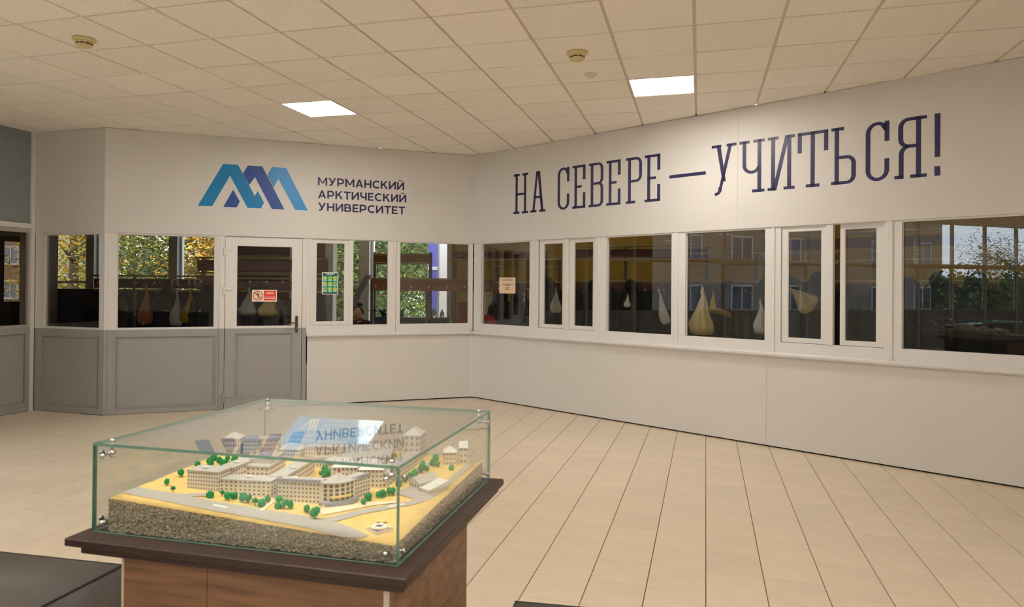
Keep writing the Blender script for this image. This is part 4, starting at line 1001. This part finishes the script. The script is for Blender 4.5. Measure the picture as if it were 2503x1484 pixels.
# coats: lofted bodies with sleeves and a hood, hung from a hook loop
def coat_parts(seed, hood=True, long_=.95):
    r_ = random.Random(seed); n = 18
    prof = [(.03, .035, 0), (.07, .05, -.03), (.13, .075, -.07), (.19, .10, -.14), (.215, .12, -.28), (.22, .13, -.5), (.235, .135, -.75), (.25, .13, -long_)]
    m = MB(); ph = r_.uniform(0, 6)
    for k, (a, b, z) in enumerate(prof):
        for i in range(n):
            t = 2 * PI * i / n; f = 1 + (.09 * math.sin(5 * t + ph) + .05 * math.sin(9 * t + 2 * ph + z * 4)) * min(1, k / 3)
            m.v.append((a * math.cos(t) * f * .8, b * math.sin(t) * f, z + (.015 * math.sin(3 * t + ph) if k == len(prof) - 1 else 0)))
    m.f = [(i + k * n, (i + 1) % n + k * n, (i + 1) % n + (k + 1) * n, i + (k + 1) * n) for k in range(len(prof) - 1) for i in range(n)] + [tuple(range(n)), tuple(range(len(m.v) - 1, len(m.v) - n - 1, -1))]
    m.m = [0] * len(m.f); parts = [('body', m)]
    for s in (-1, 1):
        w_ = r_.uniform(.9, 1.1)
        parts.append(('sleeve', MB().tube([(s * .10, -.01, -.09), (s * .165, -.02, -.18), (s * .20, -.03, -.36), (s * .195, -.055, -.55), (s * .19, -.07, -.68)], [.055, .066 * w_, .06, .052, .043], 12)))
    if hood: parts.append(('hood', MB().ball((0, -.02, .0), .095, 14, 9, 0, (1, .75, 1.0))))
    return parts
CM = ['coat_black', 'coat_navy', 'coat_grey', 'coat_brown', 'coat_black', 'coat_black']
PROTO = {}
def coat(x, y, z, ang, kind, mat, label, group):
    key = (kind, mat)
    if key not in PROTO: PROTO[key] = [(n_, m_.mesh(n_, mat, True)) for n_, m_ in coat_parts(kind * 13 + 1, kind % 3 != 1, .85 + .1 * (kind % 3))]
    t = empty('hanging_coat', frame(x, y, ang, z)); tag(t, label, 'coat', group)
    for n_, me in PROTO[key]: link(bpy.data.objects.new(n_, me), t)
ORD = ['first', 'second', 'third', 'fourth', 'fifth', 'sixth', 'seventh', 'eighth', 'ninth', 'tenth', 'eleventh', 'twelfth', 'thirteenth', 'fourteenth']
NAMES = {'coat_black': 'black', 'coat_navy': 'navy', 'coat_grey': 'grey', 'coat_brown': 'brown', 'coat_teal': 'light blue', 'coat_red': 'red'}
def coat_row(p, r_, ts, where, mats, off=-.17, zt=1.63, group=None):
    L = math.dist(p, r_); ang = math.atan2(r_[1] - p[1], r_[0] - p[0]); nx, ny = math.sin(ang), -math.cos(ang)
    for i, t in enumerate(ts):
        x, y = p[0] + (r_[0] - p[0]) * t + nx * -off, p[1] + (r_[1] - p[1]) * t + ny * -off
        m_ = mats[i % len(mats)]
        coat(x, y, zt + R.uniform(-.04, .04), ang + R.uniform(-.3, .3), R.randrange(6), m_, '%s coat, %s from the left, hanging %s' % (NAMES[m_], ORD[i], where), group or 'coats ' + where)
coat_row((-6.9, 11.5), (-4.75, 11.5), [.05, .2, .595, .97], 'behind the window left of the door', ['coat_black', 'coat_brown', 'coat_black', 'coat_black'], zt=1.45)
coat_row((-4.66, 10.3), (-2.72, 10.3), [.12, .22, .34, .47, .62, .78, .9], 'behind the door glass', ['coat_black', 'coat_black', 'coat_navy', 'coat_navy', 'coat_grey', 'coat_black', 'coat_black'], zt=1.47)
coat_row((-.25, 10.95), (.75, 10.70), [.18, .40, .62, .88], 'behind the paper notice', ['coat_black', 'coat_black', 'coat_navy', 'coat_black'], off=-.3, zt=1.44)
coat(-.14, 10.82, 1.40, .5, 1, 'coat_teal', 'light blue coat mostly hidden by the dark coats under the paper notice', 'coats behind the paper notice')
coat_row((.45, 10.45), (.95, 10.25), [.3, .9], 'behind the narrow hatch panes', ['coat_black', 'coat_black'], zt=1.64)
coat_row((.85, 10.35), (2.75, 9.85), [.07, .2, .32, .47, .62, .78, .93], 'behind the third right-wall window', ['coat_grey', 'coat_navy', 'coat_black', 'coat_black', 'coat_black', 'coat_brown', 'coat_black'], zt=1.62)
coat_row((2.35, 9.75), (4.3, 9.2), [.06, .19, .32, .45, .58, .71, .84, .96], 'behind the fourth right-wall window', ['coat_black', 'coat_navy', 'coat_black', 'coat_brown', 'coat_black', 'coat_black', 'coat_navy', 'coat_black'], zt=1.6)
coat_row((2.95, 8.15), (2.95 + 3.6 * pdx, 8.15 + 3.6 * pdy), [.03, .11, .19, .27, .35, .43, .51, .59, .67, .75, .83, .91], 'on the long rack at the right', ['coat_black', 'coat_navy', 'coat_black', 'coat_black', 'coat_black', 'coat_navy', 'coat_black', 'coat_black', 'coat_black', 'coat_black', 'coat_navy', 'coat_black'], zt=1.66)

# plastic bags
def bag(x, y, zt, h, wd, mat, label, lean=0, ang=0, fat=.6):
    t = empty('carrier_bag', frame(x, y, ang, zt) @ Matrix.Rotation(lean, 4, 'Y')); tag(t, label, 'bag', 'plastic bags hanging in the cloakroom')
    n = 40; prof = [(.05, 0, .0), (.09, -.07, .02), (.20, -.18, .05), (.36, -.32, .03), (.50, -.46, .0), (.70, -.60, -.04), (.92, -.74, -.03), (1.0, -.85, .0), (.96, -.93, .02), (.7, -.99, .03), (.1, -1.0, .03)]
    m = MB(); rb = random.Random(label); p1, p2, p3 = rb.uniform(0, 6), rb.uniform(0, 6), rb.uniform(0, 6); sk = rb.uniform(-.12, .12)
    for k, (w_, z, ox) in enumerate(prof):
        for i in range(n):
            a = 2 * PI * i / n; g_ = 1 if k < 7 else .45
            f = 1 + g_ * (.13 * math.sin(7 * a + p1 + z * 2) + .09 * math.sin(12 * a + p2) + .06 * math.sin(17 * a - p3 + z * 5)) + .10 * math.sin(2 * a + p3)
            m.v.append((w_ * wd / 2 * math.cos(a) * f + (ox + sk * z) * wd, w_ * wd / 2 * fat * math.sin(a) * f, z * h + rb.uniform(-.006, .006) * (k > 2)))
    m.f = [(i + k * n, (i + 1) % n + k * n, (i + 1) % n + (k + 1) * n, i + (k + 1) * n) for k in range(len(prof) - 1) for i in range(n)]; m.m = [0] * len(m.f)
    m.build('sack', mat, t, None, True)
    for s in (-1, 1):
        MB().tube([(s * .05 * wd, .006, -.10 * h), (s * .03 * wd, .0, .0), (0, 0, .05 * h), (-s * .02 * wd, 0, .01 * h)], [wd * .05, wd * .035, wd * .03, wd * .03], 6).build('handle', mat, t, None, True)
bag(-5.83, 11.1, 1.56, .60, .24, 'bag_orange', 'cream and orange plastic bag hanging behind the window left of the door')
bag(-5.34, 11.1, 1.48, .54, .20, 'bag_white', 'clear crinkled plastic bag next to the yellow bag')
bag(-5.13, 11.1, 1.48, .50, .25, 'bag_yellow', 'yellow plastic bag hanging behind the window left of the door')
bag(-3.78, 10.02, 1.54, .38, .24, 'bag_white', 'pale plastic bag among coats behind the door sign')
bag(-3.48, 10.02, 1.49, .34, .30, 'bag_cream', 'wide greenish bag among coats behind the door glass')
bag(2.19, 8.0, 1.59, .53, .26, 'bag_cream', 'large cream plastic bag hanging in the middle of the fourth right-wall window')
bag(2.37, 8.2, 1.58, .25, .075, 'bag_yellow', 'thin yellow bag beside the large cream bag')
bag(1.83, 8.7, 1.59, .46, .13, 'bag_white', 'narrow white plastic bag at the right of the third right-wall window', lean=-.25)
bag(2.84, 7.15, 1.60, .32, .20, 'bag_cream', 'cream plastic bag slung sideways behind the open sliding hatch', lean=-.95)
bag(2.72, 7.62, 1.46, .36, .16, 'bag_white', 'pale bag partly behind the frame right of the large cream bag')
bag(1.48, 8.9, 1.51, .16, .08, 'bag_white', 'small white pouch left of the badged black coat')
bag(.60, 9.55, 1.58, .33, .15, 'bag_white', 'white tote hanging behind the left pane of the narrow hatch')

# things at the attendant's place
def simple(name, mb, mat, label, cat, fr, smooth=False):
    o = mb.build(name, mat, None, fr, smooth); return tag(o, label, cat)
t = empty('desk', frame(-2.35, 11.15, -.1)); tag(t, 'wooden attendant desk behind the open hatch', 'desk')
MB().bbox(-.6, .35, -.3, .3, .93, .965, .004).build('desk_top', 'desk_wood', t); 
for a in (-.57, .32): MB().bbox(a - .02, a + .02, -.28, .28, 0, .93, .003).build('leg', 'desk_wood', t)
t = empty('counter', frame(-1.45, 11.75, -.08)); tag(t, 'black counter in front of the tree window', 'counter')
MB().bbox(-.5, .38, -.25, .25, 1.03, 1.075, .005).build('counter_top', 'counter_black', t); MB().bbox(-.48, .36, -.22, .22, 0, 1.03, .004).build('body', 'counter_black', t)
t = empty('monitor', frame(-2.08, 11.3, .3)); tag(t, 'dark blue screen back with a pale rim on the desk', 'monitor')
MB().bbox(-.16, .16, -.02, .02, .985, 1.10, .008).build('casing', 'chair_navy', t); MB().bbox(-.05, .05, -.06, .06, .965, .99, .004).build('stand', 'chair_navy', t)
def plant(x, y, z, s, label):
    t = empty('potted_plant', frame(x, y, 0, z)); tag(t, label, 'plant')
    MB().lathe([(.05 * s, 0), (.07 * s, .1 * s), (.065 * s, .1 * s)], n=16).build('pot', 'counter_black', t, None, True)
    r_ = random.Random(int(s * 100)); 
    for k in range(11):
        a = k * 2.4; L = r_.uniform(.16, .26) * s; b = .035 * s; c, sn = math.cos(a), math.sin(a); m = MB()
        pts = [(.0, .09 * s), (L * .35, .09 * s + L * .6), (L * .8, .09 * s + L * .75), (L * 1.15, .09 * s + L * .5)]; wd = [.3, 1, .8, .05]
        for (d, zz), ww in zip(pts, wd): m.v += [(d * c - b * ww * sn, d * sn + b * ww * c, zz), (d * c, d * sn, zz - .008), (d * c + b * ww * sn, d * sn - b * ww * c, zz)]
        m.f = [(i * 3 + j, i * 3 + j + 1, i * 3 + j + 4, i * 3 + j + 3) for i in range(3) for j in range(2)]; m.m = [0] * 6
        m.build('leaf', 'plant_green', t, None, True)
plant(-2.12, 11.55, .965, 1.0, 'green leafy plant above the dark blue screen'); plant(-1.86, 11.78, 1.075, .55, 'small green plant at the left end of the black counter')
def bottle(x, y, z, h, r_, label):
    t = empty('bottle', frame(x, y, 0, z)); tag(t, label, 'bottle')
    MB().lathe([(r_, 0), (r_, h * .6), (r_ * .45, h * .78), (r_ * .4, h * .9)], n=16).build('body', 'bottle_clear', t, None, True); MB().lathe([(r_ * .45, h * .9), (r_ * .45, h)], n=12).build('cap', 'photo_grey', t, None, True)
bottle(-1.31, 11.68, 1.075, .15, .05, 'clear bottle on the black counter in front of the purple panel'); bottle(-1.17, 11.70, 1.075, .13, .035, 'slim pump bottle right of the clear bottle on the counter')
t = empty('red_crate', frame(-.72, 12.0, -.1)); tag(t, 'red-brown stacked crate right of the counter', 'crate')
MB().bbox(-.16, .2, -.2, .2, .0, 1.30, .01).build('body', 'box_red', t); MB().bbox(-.17, .21, -.21, .21, 1.28, 1.33, .006).build('lid', 'box_red', t)
simple('red_bag', MB().ball((0, 0, 0), .14, 14, 9, 0, (1, .7, 1)), 'coat_red', 'red bag low behind the first right-wall pane', 'bag', frame(-.36, 10.5, 0, 1.04), True)
simple('beige_box', MB().bbox(-.3, .3, -.2, .2, 0, 1.5, .01), 'paper', 'beige box stack in the cloakroom corner', 'box', frame(-.45, 11.9, .1))
t = empty('leaning_plank', frame(-2.98, 11.75, GA)); tag(t, 'blue-grey plank leaning against the window column', 'plank')
MB().add([(-.06, 0, .75), (.10, 0, .75), (.52, .25, 1.78), (.42, .25, 1.78), (-.06, .05, .75), (.10, .05, .75), (.52, .30, 1.78), (.42, .30, 1.78)], [(0, 1, 2, 3), (7, 6, 5, 4), (0, 4, 5, 1), (1, 5, 6, 2), (2, 6, 7, 3), (3, 7, 4, 0)]).build('plank', 'plank_grey', t)
MB().bbox(-.2, .25, -.1, .2, 0, .75, .01).build('foot_box', 'plank_grey', t)
t = empty('storage_cabinet', frame(-4.0, 11.6, 0)); tag(t, 'tall dark shelving cabinet seen through the door glass', 'cabinet')
MB().bbox(-.62, .36, -.2, .2, 0, 2.5, .006).build('body', 'column_brown', t)
for z in (1.75, 2.05): MB().bbox(-.62, .36, -.215, -.2, z, z + .03, .003).build('shelf_edge', 'rack_tube', t)
for a in (-.61, -.12): MB().bbox(a, a + .47, -.212, -.2, .05, 1.7, .004).build('door', 'rack_wood_dark', t)
for i in range(4):  # cupboards added as a dark mass behind the lower left panes
    t = empty('low_cupboard', frame(-8.25 + .88 * i, 12.75 - .23 * i, GA)); tag(t, 'dark blue chest-high cupboard added to darken the lower left tree window, %s from the left' % ORD[i], 'cupboard', 'low cupboards')
    MB().bbox(-.43, .43, -.22, .22, 0, 1.5, .008).build('body', 'cupboard_blue', t)
    for a in (-.42, .005): d_ = MB().bbox(a, a + .415, -.236, -.22, .06, 1.46, .004).build('door', 'cupboard_blue', t); MB().bbox(a + (.37 if a < 0 else .03), a + (.385 if a < 0 else .045), -.25, -.236, .9, 1.02, .003).build('handle', 'chrome', d_)
# portrait prints pinned to the low rack
for i, (x, lab) in enumerate(((-5.55, 'grey portrait print pinned to the low rack, left of two'), (-5.27, 'grey portrait print pinned to the low rack, right of two'))):
    t = empty('portrait_print', frame(x, 11.465, 0, 1.56)); tag(t, lab, 'print')
    MB().box(-.065, .065, 0, .002, 0, .13).build('sheet', 'photo_grey', t)
    MB().prism([(.032 * math.cos(2 * PI * k / 14), .07 + .04 * math.sin(2 * PI * k / 14)) for k in range(14)], -.001, 0).build('face', 'coat_grey', t); MB().prism([(-.05, 0), (.05, 0), (.03, .03), (-.03, .03)], -.001, 0).build('shoulders', 'coat_black', t)

# ------------------------------------------------------------------ seated attendant, hand to face
def skin_obj(name, verts, edges, radii, mat, parent, sub=2, root=0):
    me = bpy.data.meshes.new(name); me.from_pydata(verts, edges, []); me.materials.append(MATS[mat]); o = bpy.data.objects.new(name, me); link(o, parent)
    bm = bmesh.new(); bm.from_mesh(me); lay = bm.verts.layers.skin.verify(); bm.verts.ensure_lookup_table()
    for v, r_ in zip(bm.verts, radii):
        v[lay].radius = r_ if isinstance(r_, tuple) else (r_, r_); v[lay].use_root = v.index == root
    bm.to_mesh(me); bm.free()
    o.modifiers.new('skin', 'SKIN').use_smooth_shade = True; o.modifiers.new('subdivision', 'SUBSURF').levels = sub; o.modifiers['subdivision'].render_levels = sub
    return o
ps = empty('person', frame(-2.57, 11.72, .0, -.04)); tag(ps, 'person in a dark patterned jacket seated at the desk, one hand over the face', 'person')
V = [(0, .05, .50), (0, .03, .70), (0, 0, .90), (0, -.02, 1.0), (0, -.04, 1.06),           # pelvis..neck
     (.15, -.01, .985), (.21, -.10, .86), (.30, -.22, .99), (.10, -.24, 1.06), (.045, -.22, 1.12),   # right-hand side arm bent up to the face
     (-.15, -.01, .985), (-.22, -.08, .80), (-.14, -.28, .975), (.02, -.32, .985),
     (.10, -.05, .49), (.12, -.42, .50), (.12, -.44, .12), (-.10, -.05, .49), (-.12, -.42, .50), (-.12, -.44, .12)]
Ed = [(0, 1), (1, 2), (2, 3), (3, 4), (3, 5), (5, 6), (6, 7), (7, 8), (8, 9), (3, 10), (10, 11), (11, 12), (12, 13), (0, 14), (14, 15), (15, 16), (0, 17), (17, 18), (18, 19)]
Rd = [(.15, .12), (.15, .12), (.17, .11), (.10, .08), .055, .075, .06, .05, .035, .028, .075, .06, .045, .032, .09, .075, .05, .09, .075, .05]
skin_obj('body', V, Ed, Rd, 'camo', ps)
hd = MB().ball((0, -.08, 1.165), .098, 18, 14, 0, (.82, .98, 1.18))
for k, v in enumerate(hd.v):   # face: brow, nose, chin
    x, y, z = v
    if y < -.12:
        if abs(x) < .02 and 1.13 < z < 1.18: y -= .014
        if abs(x) < .045 and z < 1.09: y -= .006
    hd.v[k] = (x, y, z)
ho = hd.build('head', 'skin', ps, None, True)
MB().ball((0, -.045, 1.195), .107, 18, 12, 0, (.92, .95, 1.05)).ball((.01, .0, 1.31), .055, 14, 9).build('hair', 'hair', ps, None, True)
for s in (-1, 1):
    MB().ball((s * .032, -.166, 1.165), .012, 10, 6).build('eye', 'sign_white', ho, None, True); MB().ball((s * .083, -.075, 1.155), .022, 10, 6, 0, (.4, .8, 1.3)).build('ear', 'skin', ho, None, True)
# hand: palm and five fingers spread over the cheek
hv = [(.075, -.235, 1.075), (.05, -.225, 1.12)]; he = [(0, 1)]; hr = [.026, .030]
for k, (dx, ln) in enumerate(((-.034, .066), (-.014, .076), (.008, .074), (.028, .06))):
    b = len(hv); hv += [(.05 + dx * .7, -.215, 1.14), (.046 + dx, -.208, 1.14 + ln * .6), (.04 + dx, -.19, 1.14 + ln)]; he += [(1, b), (b, b + 1), (b + 1, b + 2)]; hr += [.010, .009, .008]
b = len(hv); hv += [(.02, -.225, 1.10), (-.005, -.215, 1.115), (-.02, -.205, 1.13)]; he += [(0, b), (b, b + 1), (b + 1, b + 2)]; hr += [.011, .010, .009]
skin_obj('hand', hv, he, hr, 'skin', ps, 1)
MB().tube([(.06 + .04 * math.cos(a), -.235 + .03 * math.sin(a), 1.045 + .01 * math.cos(a)) for a in [2 * PI * i / 12 for i in range(13)]], .012, 8, caps=False).build('cuff', 'photo_grey', ps, None, True)

# ------------------------------------------------------------------ vestibule beyond the left glazing
fv = frame(Mx[0] - 2.5 * math.cos(GA), Mx[1] - 2.5 * math.sin(GA), GA + PI / 2)
q = MB(); q.box(-3.0, 1.62, 0, .15, -.1, 3.5); q.box(1.62, 2.1, 0, .15, -.1, 1.30); q.box(1.62, 2.1, 0, .15, 2.26, 3.5)
vw = struct(q.build('wall_vestibule', 'vestibule_dark', None, fv)); pane(1.62, 2.1, 1.30, 2.26, .07, vw, 'dimming_glass')  # dark pane added in the opening to dim the building beyond
struct(MB().prism([(-3.0, -2.4), (0, -2.4), (2.1, 0), (-3.0, 0)], 3.42, 3.5, 'xy').build('ceiling', 'vestibule_dark', None, fv)); struct(MB().prism([(-3.0, -2.4), (0, -2.4), (2.1, 0), (-3.0, 0)], -.1, -.004, 'xy').build('floor', 'cloak_floor', None, fv))
struct(MB().box(-3.05, -3.0, -2.4, .15, -.1, 3.5).build('wall_side', 'vestibule_dark', None, fv))

# ------------------------------------------------------------------ outside
struct(MB().prism([(-90, -70), (60, -70), (60, 110), (-90, 110)], -1.2, -1.0, 'xy').build('ground', 'grass'))
struct(MB().prism([(-26, -60), (-12, -60), (-12, 30), (-26, 30)], -1.0, -.96, 'xy').build('street', 'asphalt'))
def house(fr, W, D, H, cols, rows, mat, label, st=2.8, roofcap=True):
    t = empty('apartment_building', fr); tag(t, label, 'building')
    MB().box(0, W, 0, D, -1, H).build('wall', mat, t)
    fm = MB(); ring(fm, -.75, .75, 0, 1.5, .1, .1, .1, .1, -.06, .03); fm.box(-.04, .04, -.05, .03, .1, 1.4); fm.box(-.82, .82, -.16, .0, -.06, 0); fme = fm.mesh('window', 'street_frame')
    gme = MB().box(-.66, .66, -.02, .01, .1, 1.4).mesh('window_glass', 'street_glass')
    for j in range(rows):
        for i in range(cols):
            x = W * (i + .5) / cols; z = .35 + j * st
            o = bpy.data.objects.new('window', fme); o.location = (x, 0, z); link(o, t); o2 = bpy.data.objects.new('window_glass', gme); link(o2, o)
    for j in range(1, rows + 1): MB().box(0, W, -.02, .02, j * st - .35, j * st - .3).build('storey_band', mat, t)
    if roofcap: MB().box(-.2, W + .2, -.3, D + .2, H, H + .25).build('roof', 'column_grey', t)
a_ = GA + PI / 2
house(frame(-33.5, -20, a_), 44, 11, 14.3, 13, 5, 'facade_grey', 'grey apartment block across the street, mirrored in the right-wall panes')
house(frame(-47.0, 58, GA + .1), 7.2, 10, 15, 3, 5, 'facade_tan', 'tan apartment block glimpsed through the far left pane')

def tree(x, y, h, crown, mats, label, seed, n=4200, low=.4, leaf=.048, wide=2.6):
    r_ = random.Random(seed); t = empty('deciduous_tree', frame(x, y, r_.uniform(0, 6), -1.0)); tag(t, label, 'tree', 'trees outside')
    tk = MB(); tips = []
    tk.tube([(0, 0, 0), (.1, .05, h * .3), (.05, .1, h * .6), (.1, .0, h * .95)], [.17, .14, .09, .03], 9)
    for k in range(16):
        a = r_.uniform(0, 2 * PI); z0 = h * r_.uniform(.12, .8); L = wide * r_.uniform(.5, 1.0); e = (L * math.cos(a), L * math.sin(a), z0 + L * r_.uniform(.2, .8))
        mid = (e[0] * .5 + r_.uniform(-.2, .2), e[1] * .5 + r_.uniform(-.2, .2), (z0 + e[2]) / 2 + .15); tk.tube([(0.05, 0.05, z0), mid, e], [.06, .04, .012], 6); tips += [mid, e, e]
        for q_ in range(3):
            b = a + r_.uniform(-1, 1); e2 = (mid[0] + .8 * math.cos(b), mid[1] + .8 * math.sin(b), mid[2] + r_.uniform(-.4, .7)); tk.tube([mid, e2], [.025, .008], 5); tips.append(e2)
    tk.build('trunk', 'bark', t, None, True)
    ms = [MB() for _ in mats]
    for k in range(int(n * 3.8)):
        c = r_.choice(tips); s = leaf * r_.uniform(.6, 1.4)
        p = Vector((c[0] + r_.gauss(0, .55), c[1] + r_.gauss(0, .55), c[2] + r_.gauss(0, .5)))
        if p.z < low: continue
        d1 = Vector((r_.gauss(0, 1), r_.gauss(0, 1), r_.gauss(0, .5))).normalized(); d2 = d1.cross(Vector((r_.gauss(0, 1), r_.gauss(0, 1), r_.gauss(0, 1)))).normalized()
        m = ms[min(len(mats) - 1, int(abs(r_.gauss(0, .8))))]
        m.add([p - d1 * s, p + d2 * s * .5, p + d1 * s, p - d2 * s * .5], [(0, 1, 2, 3)])
    for m, mt in zip(ms, mats):
        if m.f: stuff(m.build('foliage', mt, t))
Yl, Ll, Gl, Ol = 'leaf_yellow', 'leaf_lime', 'leaf_green', 'leaf_orange'
tree(-11.15, 17.9, 6.0, 2, [Yl, Ll, Ol], 'golden yellow tree outside the far left cloakroom window', 11, 3000, wide=.7)
tree(-11.0, 21.5, 6.5, 2, [Gl, Ll, Yl], 'mid green tree behind the first left pane', 12, 5000)
tree(-9.0, 20.5, 6.0, 2, [Gl, Ll, Yl], 'olive tree outside left of the grey mullion', 13, 5200)
tree(-7.6, 18.6, 6.0, 2, [Yl, Ol, Ll], 'yellow tree outside right of the grey mullion', 14, 3200, wide=1.3)
tree(-5.4, 21.0, 7.0, 2, [Gl, Ll], 'dark green tree outside behind the door', 15, 4200)
tree(-4.5, 19.0, 6.0, 2, [Ll, Ol, Gl], 'thin orange-green tree outside behind the poster', 16, 3600)
tree(-3.5, 18.0, 6.5, 2, [Gl, Ll, Yl], 'willowy green tree outside behind the open hatch', 17, 5500, wide=1.7, leaf=.045)
tree(-2.1, 20.0, 6.5, 2, [Ll, Gl, Yl], 'olive green tree outside behind the window before the corner', 18, 5200)
tree(-.9, 22.0, 7.0, 2, [Gl, Ll], 'tall green tree further outside behind the window before the corner', 19, 4200)
tree(-14.0, 25.5, 8.0, 2, [Ll, Yl], 'large lime tree in the back row at far left', 20, 5000, wide=1.9, leaf=.065)
tree(-10.5, 27.0, 8.0, 2, [Gl, Ll], 'large green tree in the back row behind the olive tree', 21, 5200, wide=3.6, leaf=.065)
tree(-5.0, 27.0, 8.0, 2, [Gl, Ll, Yl], 'large green tree in the back row behind the hatch', 22, 5200, wide=3.6, leaf=.065)
tree(.5, 27.0, 8.0, 2, [Gl, Ll], 'large green tree in the back row towards the purple panel', 23, 4600, wide=3.6, leaf=.065)
tree(-21.5, -16.0, 5.2, 2, [Gl, Ll], 'street tree mirrored in the rightmost pane', 31, 3800)
tree(-19.0, -21.0, 7.5, 2, [Gl, Ll], 'taller street tree mirrored in the rightmost pane', 32, 4200)

t = empty('hedge', frame(-27.5, -34, GA + PI / 2, -1)); tag(t, 'tall dark hedge added along the street to darken reflections low in the rightmost pane', 'hedge')  # added hedge; its dark mass covers the bright sky mirrored in the pane
MB().bbox(0, 23.5, -.5, .5, 0, 3.2, .2).build('core', 'hedge_core', t); m = MB(); r_ = random.Random(77)
for k in range(9000):
    p = Vector((r_.uniform(-.2, 23.7), r_.gauss(0, .45), r_.uniform(.1, 3.2) + abs(r_.gauss(0, .3)))); d1 = Vector((r_.gauss(0, 1), r_.gauss(0, 1), r_.gauss(0, 1))).normalized(); d2 = d1.orthogonal().normalized(); m.add([p - d1 * .11, p + d2 * .06, p + d1 * .11, p - d2 * .06], [(0, 1, 2, 3)])
stuff(m.build('foliage', 'leaf_green', t))
t = empty('yellow_scarf', frame(2.58, 8.75, A2 + .2, 1.27)); tag(t, 'yellow folded scarf draped over dark coats behind the fourth right-wall window', 'scarf')
MB().tube([(-.17, 0, .05), (-.08, -.02, .055), (.03, -.02, .04), (.13, 0, .01), (.17, .01, -.03)], [.03, .04, .042, .035, .02], 10).build('fold', 'scarf_yellow', t, None, True)
# ------------------------------------------------------------------ turnstiles beside the camera (seen mirrored in the rightmost pane)
for i in range(3):
    t = empty('turnstile', frame(-3.2 + .55 * i, .1 + .75 * i, .93)); tag(t, 'black turnstile with a green light, %s in the row left of the camera' % ORD[i], 'turnstile', 'turnstiles')
    MB().bbox(-.5, .5, -.12, .12, .0, .98, .02).build('cabinet', 'turnstile_black', t); MB().bbox(-.52, .52, -.13, .13, .98, 1.01, .006).build('cap', 'chrome', t)
    for k in range(3):
        a = k * 2 * PI / 3 + .3; MB().tube([(.0, .12, .85), (.3 * math.cos(a) * .6, .55 * abs(math.cos(a)) + .16, .85 + .3 * math.sin(a))], .016, 8).build('arm', 'chrome', t, None, True)
    MB().lathe([(.018, 0), (.016, .006)], .3, -.06, 1.01, 12).build('status_lamp', 'led_green', t)
